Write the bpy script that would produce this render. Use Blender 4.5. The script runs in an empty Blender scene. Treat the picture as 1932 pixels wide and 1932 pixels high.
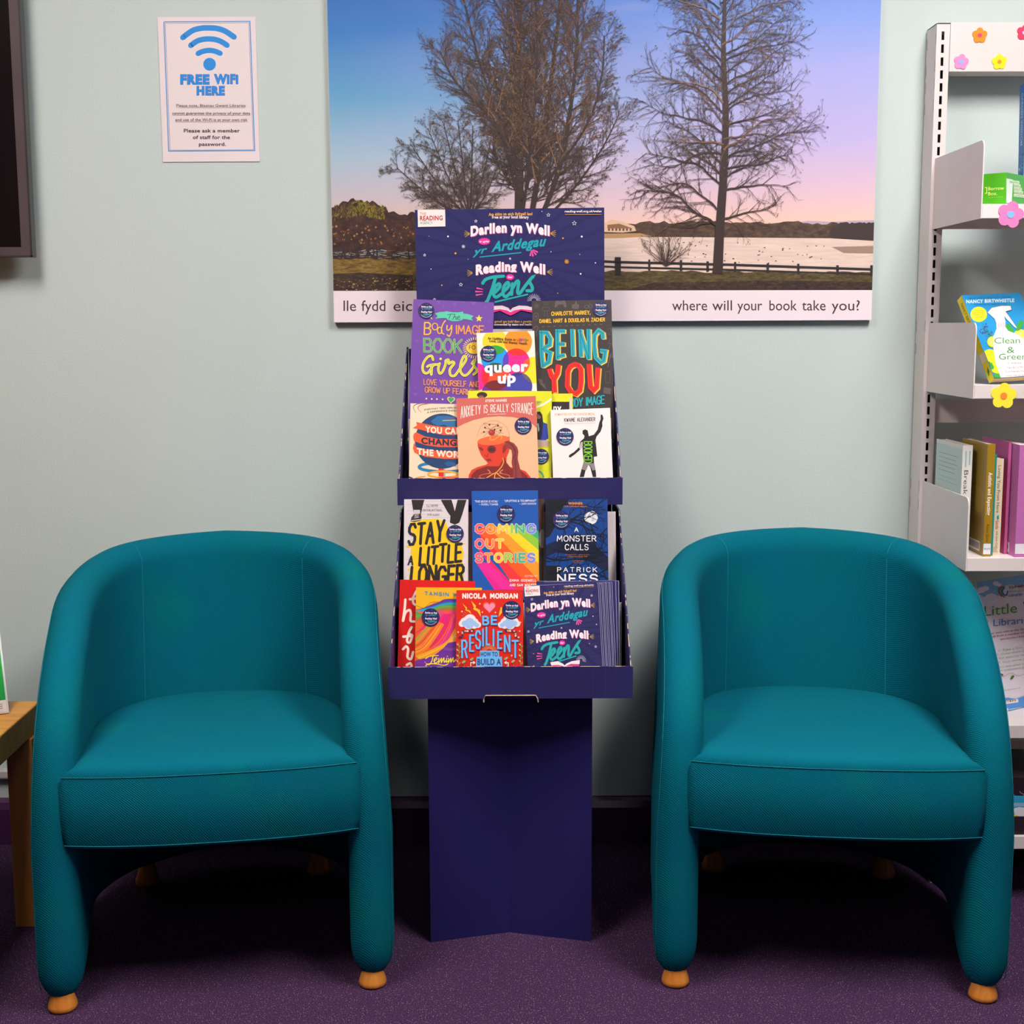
import bpy, bmesh, math, random
from mathutils import Vector, Matrix
from mathutils.geometry import delaunay_2d_cdt
R = math.radians
scene = bpy.context.scene
COL = scene.collection

# ------------------------------------------------------------------ camera
CAM_H, F_PX, PITCH, ROLL = 1.194, 2548.0, R(7.85), R(0.2)
CAM = Vector((0, 0, CAM_H))
_F = Vector((0, math.cos(PITCH), -math.sin(PITCH)))
_U0 = Vector((0, math.sin(PITCH), math.cos(PITCH)))
_R0 = Vector((1, 0, 0))
_RX = _R0*math.cos(ROLL) - _U0*math.sin(ROLL)
_UP = _U0*math.cos(ROLL) + _R0*math.sin(ROLL)
cd = bpy.data.cameras.new('camera'); cam = bpy.data.objects.new('camera', cd); COL.objects.link(cam)
m3 = Matrix((_RX, _UP, -_F)).transposed()
cam.matrix_world = Matrix.Translation(CAM) @ m3.to_4x4()
cd.sensor_width = 36; cd.lens = F_PX/1932*36; cd.clip_start = .05
scene.camera = cam

def ray(px, py):
    return _F + _RX*((px-966)/F_PX) + _UP*((966-py)/F_PX)
def atY(px, py, Y):                      # point seen at (px,py) on the vertical plane y = Y
    d = ray(px, py); return CAM + d*(Y/d.y)
def on_plane(px, py, O, N):
    d = ray(px, py); return CAM + d*((O-CAM).dot(N)/d.dot(N))

# ------------------------------------------------------------------ materials
def lin(c):
    c = c/255.0
    return c/12.92 if c <= .04045 else ((c+.055)/1.055)**2.4
def rgb(hexs, k=1.0):
    return tuple(min(1, lin(int(hexs[i:i+2], 16))*k) for i in (0, 2, 4)) + (1,)
_mc = {}
def ink(hexs, rough=.5, spec=.3):
    key = ('ink', hexs, rough)
    if key in _mc: return _mc[key]
    m = bpy.data.materials.new('ink_'+hexs); m.use_nodes = True
    b = m.node_tree.nodes['Principled BSDF']
    b.inputs['Base Color'].default_value = rgb(hexs)
    b.inputs['Roughness'].default_value = rough
    b.inputs['Specular IOR Level'].default_value = spec
    _mc[key] = m; return m

class NT:
    def __init__(s, name):
        s.m = bpy.data.materials.new(name); s.m.use_nodes = True
        s.t = s.m.node_tree; s.b = s.t.nodes['Principled BSDF']
    def n(s, typ, **kw):
        nd = s.t.nodes.new(typ)
        for k, v in kw.items():
            if k in nd.inputs: nd.inputs[k].default_value = v
            else: setattr(nd, k, v)
        return nd
    def l(s, a, b): s.t.links.new(a, b)
    def coord(s, scale=(1, 1, 1), rot=(0, 0, 0)):
        tc = s.n('ShaderNodeTexCoord'); mp = s.n('ShaderNodeMapping')
        mp.inputs['Scale'].default_value = scale; mp.inputs['Rotation'].default_value = rot
        s.l(tc.outputs['Object'], mp.inputs['Vector']); return mp.outputs['Vector']
    def ramp(s, fac, stops):
        r = s.n('ShaderNodeValToRGB'); e = r.color_ramp.elements
        while len(e) < len(stops): e.new(.5)
        for el, (p, c) in zip(e, stops): el.position = p; el.color = c
        s.l(fac, r.inputs['Fac']); return r.outputs['Color']
    def bump(s, h, strength, dist=.001):
        b = s.n('ShaderNodeBump', Strength=strength, Distance=dist); s.l(h, b.inputs['Height'])
        s.l(b.outputs['Normal'], s.b.inputs['Normal'])
    def set(s, rough, spec=.5):
        s.b.inputs['Roughness'].default_value = rough; s.b.inputs['Specular IOR Level'].default_value = spec

def noisy(name, c1, c2, scale, rough, spec=.4, bump=0, bscale=None, stretch=(1, 1, 1), bdist=.001):
    t = NT(name); v = t.coord(stretch)
    n = t.n('ShaderNodeTexNoise', Scale=scale, Detail=4.0); t.l(v, n.inputs['Vector'])
    t.l(t.ramp(n.outputs['Fac'], [(.3, rgb(c1)), (.7, rgb(c2))]), t.b.inputs['Base Color'])
    if bump:
        n2 = t.n('ShaderNodeTexNoise', Scale=bscale or scale*4, Detail=3.0); t.l(v, n2.inputs['Vector'])
        t.bump(n2.outputs['Fac'], bump, bdist)
    t.set(rough, spec); return t.m

M = {}
M['wall'] = noisy('pale_mint_wall_paint', 'b9c7c4', 'c1cdca', 1.3, .55, .3, .35, 260)
M['far'] = noisy('dark_fill_cutting_far_wall', '4e5654', '585f5c', 1.3, .7)  # unseen walls, coloured dark to cut the bounced fill light
M['ceiling'] = noisy('ceiling_tiles', 'dcdcd8', 'e4e4e0', 3, .8)
M['white_metal'] = noisy('white_powder_coated_metal', 'd8cdca', 'ded3d0', 8, .42, .4, .08, 500)
M['slot'] = ink('1a1114')  # near-black standing in for the shade inside the slots
M['skirt'] = noisy('purple_gloss_paint', '42204a', '4b2852', 5, .3, .5)
M['trunk'] = noisy('white_plastic_trunking', 'b9b1b1', 'c4bcbc', 5, .4)
M['tv_dark'] = noisy('black_glossy_screen', '120a0d', '160d10', 3, .25, .3)
M['tv_bezel'] = noisy('brown_grey_bezel_plastic', '4a3e40', '534648', 6, .35, .5)
M['tv_side'] = noisy('dark_tv_plastic', '2b262b', '332d32', 6, .4, .5)
M['page'] = noisy('paper_page_edges', 'd9bd8d', 'e6d0a6', 400, .8, .1, stretch=(1, 1, .05))
M['pagew'] = noisy('white_page_edges', 'd9cfc8', 'e6dcd4', 400, .8, .1)
M['liner'] = noisy('white_card_liner', 'cbbfc0', 'd5c9ca', 12, .7, .2)
M['kraft'] = noisy('raw_cardboard_edge', 'a8907c', 'bfa894', 90, .8, .1)

def worn_mat():
    t = NT('worn_navy_card_edge'); v = t.coord()
    n = t.n('ShaderNodeTexNoise', Scale=55.0, Detail=3.0); t.l(v, n.inputs['Vector'])
    t.l(t.ramp(n.outputs['Fac'], [(.50, rgb('34306a')), (.56, rgb('cdb39c'))]), t.b.inputs['Base Color']); t.set(.7, .2); return t.m
M['worn'] = worn_mat()
def board_mat():
    t = NT('navy_corrugated_cardboard'); v = t.coord()
    n = t.n('ShaderNodeTexNoise', Scale=9.0, Detail=5.0); t.l(v, n.inputs['Vector'])
    t.l(t.ramp(n.outputs['Fac'], [(.3, rgb('282558')), (.7, rgb('2e2a60'))]), t.b.inputs['Base Color'])
    w = t.n('ShaderNodeTexWave', wave_type='BANDS', bands_direction='X', Scale=95.0, Distortion=.3); t.l(v, w.inputs['Vector'])
    t.bump(w.outputs['Fac'], .12, .0006); t.set(.42, .45); return t.m
M['board'] = board_mat()
def boardsmooth_mat():
    t = NT('deep_navy_cardboard_column'); v = t.coord()
    n = t.n('ShaderNodeTexNoise', Scale=5.0, Detail=5.0); t.l(v, n.inputs['Vector'])
    t.l(t.ramp(n.outputs['Fac'], [(.3, rgb('1e1a55')), (.7, rgb('241e5a'))]), t.b.inputs['Base Color'])
    n2 = t.n('ShaderNodeTexNoise', Scale=500.0); t.l(v, n2.inputs['Vector'])
    t.bump(n2.outputs['Fac'], .1); t.set(.5, .3); return t.m
M['column'] = boardsmooth_mat()

def fabric_mat():
    t = NT('teal_woven_wool_upholstery'); v = t.coord()
    n = t.n('ShaderNodeTexNoise', Scale=3.5, Detail=3.0); t.l(v, n.inputs['Vector'])
    base = t.ramp(n.outputs['Fac'], [(.32, rgb('005f6c')), (.55, rgb('005f73')), (.75, rgb('006a68'))])
    v2 = t.coord((1, 1, 1), (R(35), R(30), R(40)))
    w = t.n('ShaderNodeTexWave', wave_type='BANDS', bands_direction='DIAGONAL', Scale=135.0, Distortion=1.2, Detail=2.0)
    w.inputs['Detail Scale'].default_value = 4.0
    t.l(v, w.inputs['Vector'])
    n2 = t.n('ShaderNodeTexNoise', Scale=520.0, Detail=2.0); t.l(v2, n2.inputs['Vector'])
    add = t.n('ShaderNodeMath', operation='ADD'); t.l(w.outputs['Fac'], add.inputs[0]); t.l(n2.outputs['Fac'], add.inputs[1])
    mr = t.n('ShaderNodeMapRange'); mr.inputs['From Min'].default_value = .3; mr.inputs['From Max'].default_value = 1.7
    mr.inputs['To Min'].default_value = .72; mr.inputs['To Max'].default_value = 1.22
    t.l(add.outputs[0], mr.inputs['Value'])
    mx = t.n('ShaderNodeMix', data_type='RGBA', blend_type='MULTIPLY'); mx.inputs[0].default_value = 1
    t.l(base, mx.inputs[6]); t.l(mr.outputs[0], mx.inputs[7]); t.l(mx.outputs[2], t.b.inputs['Base Color'])
    t.bump(add.outputs[0], .35, .0008)
    t.set(.9, .08)
    return t.m
M['fabric'] = fabric_mat()
M['thread'] = noisy('teal_stitching_thread', '0a6f80', '0f7a8a', 200, .8, .2)

def carpet_mat():
    t = NT('purple_speckled_carpet_tile'); v = t.coord()
    n = t.n('ShaderNodeTexNoise', Scale=420.0, Detail=2.0); t.l(v, n.inputs['Vector'])
    base = t.ramp(n.outputs['Fac'], [(.3, rgb('1e1128')), (.5, rgb('3f2846')), (.72, rgb('62466a'))])
    vo = t.n('ShaderNodeTexVoronoi', Scale=250.0); t.l(v, vo.inputs['Vector'])
    lt = t.n('ShaderNodeMath', operation='LESS_THAN'); lt.inputs[1].default_value = .19; t.l(vo.outputs['Distance'], lt.inputs[0])
    sep = t.n('ShaderNodeSeparateColor'); t.l(vo.outputs['Color'], sep.inputs[0])
    gt = t.n('ShaderNodeMath', operation='GREATER_THAN'); gt.inputs[1].default_value = .45; t.l(sep.outputs[0], gt.inputs[0])
    mu = t.n('ShaderNodeMath', operation='MULTIPLY'); t.l(lt.outputs[0], mu.inputs[0]); t.l(gt.outputs[0], mu.inputs[1])
    mx = t.n('ShaderNodeMix', data_type='RGBA'); t.l(mu.outputs[0], mx.inputs[0]); t.l(base, mx.inputs[6]); mx.inputs[7].default_value = rgb('a5857a')
    t.l(mx.outputs[2], t.b.inputs['Base Color']); t.bump(n.outputs['Fac'], .8, .003); t.set(.95, .1); return t.m
M['carpet'] = carpet_mat()

def wood_mat(name, c1, c2, c3, vert=True, rough=.4):
    t = NT(name); v = t.coord((30, 30, 1.6) if vert else (2, 30, 30))
    n = t.n('ShaderNodeTexNoise', Scale=1.6, Detail=6.0, Distortion=1.2); t.l(v, n.inputs['Vector'])
    t.l(t.ramp(n.outputs['Fac'], [(.3, rgb(c1)), (.5, rgb(c2)), (.7, rgb(c3))]), t.b.inputs['Base Color'])
    t.bump(n.outputs['Fac'], .1); t.set(rough, .45); return t.m
M['oak_top'] = wood_mat('honey_oak_top', 'c8842c', 'd59234', 'dd9f45', False)
M['oak_leg'] = wood_mat('oak_leg', 'a0682e', 'ab7236', 'b57c40', True)
M['beech'] = wood_mat('orange_beech_foot', 'c8762a', 'd58536', 'e09646', True, .3)

# ------------------------------------------------------------------ mesh builder
class MB:
    def __init__(s): s.v = []; s.f = []; s.mi = []; s.mats = []; s.sm = []
    def slot(s, m):
        if m not in s.mats: s.mats.append(m)
        return s.mats.index(m)
    def add(s, vs, fs, m, smooth=False):
        o = len(s.v); s.v += [Vector(p) for p in vs]
        for f in fs: s.f.append([o+i for i in f]); s.mi.append(s.slot(m)); s.sm.append(smooth)
        return s
    def box(s, x0, x1, y0, y1, z0, z1, m):
        return s.fbox(Vector((x0, y0, z0)), Vector((1, 0, 0)), Vector((0, 1, 0)), Vector((0, 0, 1)), x1-x0, y1-y0, z1-z0, m)
    def fbox(s, O, U, V, W, a, b, c, m):
        P = [O+U*i*a+V*j*b+W*k*c for k in (0, 1) for j in (0, 1) for i in (0, 1)]
        F = [(0, 2, 3, 1), (4, 5, 7, 6), (0, 1, 5, 4), (2, 6, 7, 3), (0, 4, 6, 2), (1, 3, 7, 5)]
        if U.cross(V).dot(W) < 0: F = [tuple(reversed(f)) for f in F]
        return s.add(P, F, m)
    def prism(s, poly, y0, y1, ax, m):      # poly in the 2 other axes, extruded along ax
        def mk(p, t): return {'x': (t, p[0], p[1]), 'y': (p[0], t, p[1]), 'z': (p[0], p[1], t)}[ax]
        n = len(poly); vs = [mk(p, y0) for p in poly]+[mk(p, y1) for p in poly]
        fs = [tuple(range(n))[::-1], tuple(range(n, 2*n))]+[(i, (i+1) % n, n+(i+1) % n, n+i) for i in range(n)]
        return s.add(vs, fs, m)
    def lathe(s, prof, c, m, n=28, smooth=True):
        vs = []; fs = []
        for r, z in prof:
            for i in range(n):
                a = 2*math.pi*i/n; vs.append((c[0]+r*math.cos(a), c[1]+r*math.sin(a), c[2]+z))
        for k in range(len(prof)-1):
            for i in range(n):
                j = (i+1) % n; fs.append((k*n+i, k*n+j, (k+1)*n+j, (k+1)*n+i))
        fs.append(tuple(range(n))[::-1]); fs.append(tuple((len(prof)-1)*n+i for i in range(n)))
        return s.add(vs, fs, m, smooth)
    def tube(s, pts, r, m, n=8):
        pts = [Vector(p) for p in pts]; vs = []; fs = []; up = Vector((0, 0, 1))
        for i, p in enumerate(pts):
            d = (pts[min(i+1, len(pts)-1)]-pts[max(i-1, 0)]).normalized()
            a = d.cross(up) if abs(d.dot(up)) < .95 else d.cross(Vector((1, 0, 0)))
            a.normalize(); b = d.cross(a)
            for k in range(n):
                t = 2*math.pi*k/n; vs.append(p+a*math.cos(t)*r+b*math.sin(t)*r)
        for i in range(len(pts)-1):
            for k in range(n):
                j = (k+1) % n; fs.append((i*n+k, i*n+j, (i+1)*n+j, (i+1)*n+k))
        return s.add(vs, fs, m, True)
    def build(s, name, parent=None, bevel=0, seg=2, origin=None, fixn=False):
        me = bpy.data.meshes.new(name)
        off = origin if origin is not None else (wl(parent) if parent else None)
        if off is None:
            mn = Vector((min(v.x for v in s.v), min(v.y for v in s.v), min(v.z for v in s.v)))
            mxv = Vector((max(v.x for v in s.v), max(v.y for v in s.v), max(v.z for v in s.v)))
            off = (mn+mxv)/2
        me.from_pydata([v-off for v in s.v], [], s.f)
        for m in s.mats: me.materials.append(m)
        me.polygons.foreach_set('material_index', s.mi); me.polygons.foreach_set('use_smooth', s.sm)
        if fixn:
            bm = bmesh.new(); bm.from_mesh(me); bmesh.ops.recalc_face_normals(bm, faces=bm.faces); bm.to_mesh(me); bm.free()
        me.update()
        o = bpy.data.objects.new(name, me); COL.objects.link(o)
        if parent: o.parent = parent
        else: o.location = off
        _wl[o.name] = off
        if bevel:
            b = o.modifiers.new('bevel', 'BEVEL'); b.width = bevel; b.segments = seg; b.limit_method = 'ANGLE'; b.angle_limit = R(40)
        return o
_wl = {}
_dummy=0
def wl(o): return _wl.get(o.name, Vector((0, 0, 0)))

def thing(name, label, cat, loc=(0, 0, 0), group=None):
    o = bpy.data.objects.new(name, None); COL.objects.link(o); o.location = loc; o.empty_display_size = .05
    o['label'] = label; o['category'] = cat
    if group: o['group'] = group
    _wl[o.name] = Vector(loc); return o
def tag(o, label, cat, group=None):
    o['label'] = label; o['category'] = cat
    if group: o['group'] = group
    return o
def struct(o, label=None):
    o['kind'] = 'structure'
    if label: o['label'] = label
    return o

def catmull(pts, n=6, closed=False):
    P = [Vector(p) for p in pts]; out = []; N = len(P)
    rng = range(N if closed else N-1)
    for i in rng:
        if closed: a, b, c, d = P[(i-1) % N], P[i], P[(i+1) % N], P[(i+2) % N]
        else: a, b, c, d = P[max(i-1, 0)], P[i], P[i+1], P[min(i+2, N-1)]
        for k in range(n):
            t = k/n
            out.append(.5*((2*b)+(c-a)*t+(2*a-5*b+4*c-d)*t*t+(3*b-3*c+d-a)*t**3))
    if not closed: out.append(P[-1])
    return out
# ------------------------------------------------------------------ printed faces: 2-D artwork laid on a real face
_tc = {}
def text_mesh(s, bold, sp=None):
    sp = bold if sp is None else sp; key = (s, bold, sp)
    if key in _tc: return _tc[key]
    cu = bpy.data.curves.new('t', 'FONT'); cu.body = s; cu.size = 1; cu.offset = bold; cu.resolution_u = 3; cu.space_character = 1+max(0, sp)*2.6
    ob = bpy.data.objects.new('t', cu); COL.objects.link(ob)
    dg = bpy.context.evaluated_depsgraph_get(); me = bpy.data.meshes.new_from_object(ob.evaluated_get(dg))
    vs = [(v.co.x, v.co.y) for v in me.vertices]; fs = [tuple(p.vertices) for p in me.polygons]
    bpy.data.objects.remove(ob); bpy.data.curves.remove(cu); bpy.data.meshes.remove(me)
    x0 = min(v[0] for v in vs); x1 = max(v[0] for v in vs)
    CAP = .729
    vs = [((x-x0)/(x1-x0), y/CAP) for x, y in vs]
    _tc[key] = (vs, fs); return _tc[key]

SF = {
'A': (1, [[(0, 0), (.5, 1), (1, 0)], [(.2, .36), (.8, .36)]]),
'B': (.9, [[(0, 0), (0, 1), (.65, 1), (.92, .85), (.92, .66), (.6, .53), (0, .53)], [(.6, .53), (1, .38), (1, .15), (.7, 0), (0, 0)]]),
'C': (.9, [[(1, .8), (.75, 1), (.3, 1), (0, .75), (0, .25), (.3, 0), (.75, 0), (1, .2)]]),
'D': (.9, [[(0, 0), (0, 1), (.6, 1), (1, .7), (1, .3), (.6, 0), (0, 0)]]),
'E': (.8, [[(1, 1), (0, 1), (0, 0), (1, 0)], [(0, .52), (.85, .52)]]),
'F': (.8, [[(1, 1), (0, 1), (0, 0)], [(0, .52), (.85, .52)]]),
'G': (.95, [[(1, .78), (.75, 1), (.3, 1), (0, .75), (0, .25), (.3, 0), (.75, 0), (1, .25), (1, .45), (.6, .45)]]),
'H': (.9, [[(0, 0), (0, 1)], [(1, 0), (1, 1)], [(0, .5), (1, .5)]]),
'I': (.12, [[(.5, 0), (.5, 1)]]),
'J': (.7, [[(1, 1), (1, .25), (.7, 0), (.3, 0), (0, .25)]]),
'K': (.9, [[(0, 0), (0, 1)], [(1, 1), (0, .42)], [(.3, .58), (1, 0)]]),
'L': (.75, [[(0, 1), (0, 0), (1, 0)]]),
'M': (1.15, [[(0, 0), (.08, 1), (.5, .3), (.92, 1), (1, 0)]]),
'N': (.95, [[(0, 0), (0, 1), (1, 0), (1, 1)]]),
'O': (1, [[(.3, 0), (.7, 0), (1, .28), (1, .72), (.7, 1), (.3, 1), (0, .72), (0, .28), (.3, 0)]]),
'P': (.85, [[(0, 0), (0, 1), (.7, 1), (1, .85), (1, .62), (.7, .47), (0, .47)]]),
'Q': (1, [[(.3, 0), (.7, 0), (1, .28), (1, .72), (.7, 1), (.3, 1), (0, .72), (0, .28), (.3, 0)], [(.6, .25), (1, -.05)]]),
'R': (.9, [[(0, 0), (0, 1), (.65, 1), (.95, .85), (.95, .64), (.65, .5), (0, .5)], [(.55, .5), (1, 0)]]),
'S': (.85, [[(1, .83), (.75, 1), (.25, 1), (0, .82), (0, .64), (.25, .53), (.75, .47), (1, .36), (1, .18), (.75, 0), (.25, 0), (0, .17)]]),
'T': (.9, [[(0, 1), (1, 1)], [(.5, 1), (.5, 0)]]),
'U': (.9, [[(0, 1), (0, .25), (.3, 0), (.7, 0), (1, .25), (1, 1)]]),
'V': (.95, [[(0, 1), (.5, 0), (1, 1)]]),
'W': (1.3, [[(0, 1), (.25, 0), (.5, .8), (.75, 0), (1, 1)]]),
'X': (.9, [[(0, 0), (1, 1)], [(0, 1), (1, 0)]]),
'Y': (.95, [[(0, 1), (.5, .45), (1, 1)], [(.5, .45), (.5, 0)]]),
'Z': (.85, [[(0, 1), (1, 1), (0, 0), (1, 0)]]),
'&': (.9, [[(1, 0), (.2, .75), (.3, 1), (.6, 1), (.7, .75), (.1, .35), (.1, .1), (.4, 0), (1, .45)]]),
' ': (.5, []), '.': (.1, [[(.3, 0), (.7, 0)]]), ',': (.15, [[(.8, .08), (.2, -.15)]]),
}

class Canvas:
    """artwork given in photo pixels (or zoomed crops of them) and carried on to the face O,U,V,N"""
    def __init__(s, O, U, V, N, w, h, zoom=None, dz=.00005):
        s.O, s.U, s.V, s.N, s.w, s.h, s.dz = O, U, V, N, w, h, dz
        s.zoom = zoom or (0, 0, 1); s.v = []; s.f = []; s.m = []; s.mats = []; s.layer = 1; s.sub = .04
    def T(s, x, y):
        ox, oy, k = s.zoom
        p = on_plane(ox+x/k, oy+y/k, s.O, s.N)-s.O
        return (p.dot(s.U), p.dot(s.V))
    def mat(s, c):
        m = ink(c) if isinstance(c, str) else c
        if m not in s.mats: s.mats.append(m)
        return s.mats.index(m)
    def raw(s, pts, faces, c, colors=None, zz=None):
        o = len(s.v); z = s.layer*s.dz
        for k, p in enumerate(pts): u, v = s.T(p[0], p[1]); s.v.append((u, v, z+(zz(k) if zz else 0)))
        mi = s.mat(c) if not colors else None
        for k, f in enumerate(faces): s.f.append([o+i for i in f]); s.m.append(mi if mi is not None else s.mat(colors[k]))
    def up(s): s.layer += 1
    def poly(s, pts, c): s.up(); s.raw(pts, [list(range(len(pts)))], c)
    def rect(s, x0, y0, x1, y1, c): s.poly([(x0, y0), (x1, y0), (x1, y1), (x0, y1)], c)
    def ell(s, cx, cy, rx, ry, c, n=28, rot=0, a0=0, a1=360):
        cr, sr = math.cos(R(rot)), math.sin(R(rot)); P = []
        for i in range(n+(a1-a0 < 360)):
            a = R(a0+(a1-a0)*i/n); x, y = rx*math.cos(a), ry*math.sin(a); P.append((cx+x*cr-y*sr, cy+x*sr+y*cr))
        s.poly(P, c)
    def ribbon(s, pts, w, c, smooth=0, w1=None, cap=True, newlayer=True):
        if smooth: pts = catmull([(p[0], p[1], 0) for p in pts], smooth)
        P = [Vector((p[0], p[1])) for p in pts]
        P = [p for i, p in enumerate(P) if i == 0 or (p-P[i-1]).length > 1e-7]
        if len(P) < 2: return
        if not smooth and len(P) > 2:                 # sharp corners are joined by round ends
            cut = [i for i in range(1, len(P)-1) if (P[i]-P[i-1]).normalized().dot((P[i+1]-P[i]).normalized()) < -.15]
            if cut:
                if newlayer: s.up()
                ks = [0]+cut+[len(P)-1]
                for a, b in zip(ks, ks[1:]): s.ribbon(P[a:b+1], w, c, newlayer=False)
                return
        if newlayer: s.up()
        else: s.layer += s.sub
        n = len(P); w1 = w if w1 is None else w1; L = []; Rr = []
        for i in range(n):
            a = P[i]-P[i-1] if i else P[1]-P[0]; b = P[i+1]-P[i] if i < n-1 else P[-1]-P[-2]
            if a.length < 1e-6: a = b
            if b.length < 1e-6: b = a
            if a.length < 1e-6: return
            a = a.normalized(); b = b.normalized(); t = a+b
            if t.length < 1e-3: t = a.copy()
            t.normalize(); nn = Vector((-t.y, t.x)); k = 1/max(.45, nn.dot(Vector((-a.y, a.x))))
            hw = (w+(w1-w)*i/(n-1))/2*k
            L.append(P[i]+nn*hw); Rr.append(P[i]-nn*hw)
        s.raw(L+Rr, [(i, i+1, n+i+1, n+i) for i in range(n-1)], c, zz=(lambda k: (k % n)/n*.6*s.dz))
        if cap:
            s.layer += .02
            for q, r in ((P[0], w/2), (P[-1], w1/2)):
                s.raw([(q.x+r*math.cos(k*math.pi/4), q.y+r*math.sin(k*math.pi/4)) for k in range(8)], [list(range(8))], c)
    def ring(s, cx, cy, rx, ry, w, c, a0=0, a1=360, n=32, rot=0):
        cr, sr = math.cos(R(rot)), math.sin(R(rot)); P = []
        for i in range(n+1):
            a = R(a0+(a1-a0)*i/n); x, y = rx*math.cos(a), ry*math.sin(a); P.append((cx+x*cr-y*sr, cy+x*sr+y*cr))
        s.ribbon(P, w, c, cap=False)
    def text(s, t, x0, x1, y, cap, c, bold=.0, shear=0, arc=0, y1=None, outline=None, ow=.03, shadow=None, sd=(2, 2)):
        """x0..x1 width, baseline y (left) to y1 (right), cap height; arc lifts the middle"""
        y1 = y if y1 is None else y1
        def lay(col, b, dx=0, dy=0):
            vs, fs = text_mesh(t, b, bold); s.up(); out = []
            for a, h in vs:
                px = x0+(x1-x0)*a+shear*h*cap+dx
                py = y+(y1-y)*a-h*cap-arc*(1-(2*a-1)**2)+dy
                out.append((px, py))
            if isinstance(col, (list, tuple)):
                n = len(col); cols = []
                for f in fs:
                    a = sum(vs[i][0] for i in f)/len(f); cols.append(col[min(n-1, max(0, int(a*n)))])
                s.raw(out, fs, None, cols)
            else: s.raw(out, fs, col)
        if shadow: lay(shadow, bold, *sd)
        if outline: lay(outline, bold+ow)
        lay(c, bold)
    def stext(s, t, x0, x1, y, cap, w, c, shear=0, arc=0, y1=None, gap=.32, arccap=0, jit=0, seed=1, outline=None, ow=4, shadow=None, sd=(3, 3), inner=None, iw=2, cap1=None, rnd=True):
        y1 = y if y1 is None else y1; rg = random.Random(seed); cap1 = cap if cap1 is None else cap1
        tot = sum(SF[ch][0] for ch in t)+gap*(len(t)-1); k = (x1-x0)/tot; X = 0; S = []; SI = []
        for ch in t:
            wd, st = SF[ch]; jy = rg.uniform(-jit, jit); js = rg.uniform(-jit, jit)*.5
            for line in st:
                P = []; SI.append((X+wd*.5)/tot)
                for a, h in line:
                    g = (X+a*wd)/tot; cp = cap+(cap1-cap)*g+arccap*(2*g-1)**2
                    P.append((x0+(X+a*wd)*k+shear*h*cp+js*h, y+(y1-y)*g-h*cp-arc*(1-(2*g-1)**2)+jy))
                S.append(P)
            X += wd+gap
        def lay(col, ww, dx=0, dy=0):
            s.up()
            for P, g in zip(S, SI): s.ribbon([(p[0]+dx, p[1]+dy) for p in P], ww, col[min(len(col)-1, int(g*len(col)))] if isinstance(col, list) else col, newlayer=False, cap=rnd)
        if shadow: lay(shadow, w, *sd)
        if outline: lay(outline, w+ow)
        lay(c, w)
        if inner: lay(inner, iw)
    def star(s, cx, cy, r, c, k=.42, n=5, rot=-90):
        s.poly([(cx+(r if i % 2 == 0 else r*k)*math.cos(R(rot+i*180/n)), cy+(r if i % 2 == 0 else r*k)*math.sin(R(rot+i*180/n))) for i in range(2*n)], c)
    def heart(s, cx, cy, r, c, rot=0):
        P = []; cr, sr = math.cos(R(rot)), math.sin(R(rot))
        for i in range(28):
            t = 2*math.pi*i/28; x = r*math.sin(t)**3; y = -r*(13*math.cos(t)-5*math.cos(2*t)-2*math.cos(3*t)-math.cos(4*t))/16
            P.append((cx+x*cr-y*sr, cy+x*sr+y*cr))
        s.poly(P, c)
    def rays(s, cx, cy, r0, r1, w, c, n, a0=0, a1=360, skew=1):
        s.up()
        for i in range(n):
            a = R(a0+(a1-a0)*i/(n if a1-a0 >= 360 else n-1)); co, si = math.cos(a), math.sin(a)*skew
            s.ribbon([(cx+r0*co, cy+r0*si), (cx+r1*co, cy+r1*si)], w, c, newlayer=False, cap=False)
    def lines(s, rows, c, w):                 # illegibly small printed lines
        s.up()
        for x0, x1, y in rows: s.ribbon([(x0, y), (x1, y)], w, c, newlayer=False, cap=False)
    def into(s, mb, clip=True):
        bm = bmesh.new(); V = [bm.verts.new(p) for p in s.v]
        for f, mi in zip(s.f, s.m):
            try: fc = bm.faces.new([V[i] for i in f]); fc.material_index = mi
            except ValueError: pass
        if clip:
            e = .0002
            for co, no in (((e, 0, 0), (-1, 0, 0)), ((s.w-e, 0, 0), (1, 0, 0)), ((0, e, 0), (0, -1, 0)), ((0, s.h-e, 0), (0, 1, 0))):
                bmesh.ops.bisect_plane(bm, geom=bm.verts[:]+bm.edges[:]+bm.faces[:], plane_co=co, plane_no=no, clear_outer=True)
        loose = [v for v in bm.verts if not v.link_faces]
        bmesh.ops.delete(bm, geom=loose, context='VERTS')
        bmesh.ops.triangulate(bm, faces=[f for f in bm.faces if len(f.verts) > 4])
        bm.verts.index_update(); base = len(mb.v)
        for v in bm.verts: mb.v.append(s.O+s.U*v.co.x+s.V*v.co.y+s.N*v.co.z)
        for f in bm.faces:
            idx = [base+v.index for v in f.verts]
            a, b, cc = [f.verts[i].co for i in range(3)]
            if f.normal.length < .5: f.normal_update()
            if f.normal.z < 0: idx.reverse()
            mb.f.append(idx); mb.mi.append(mb.slot(s.mats[f.material_index])); mb.sm.append(False)
        bm.free()

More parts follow.
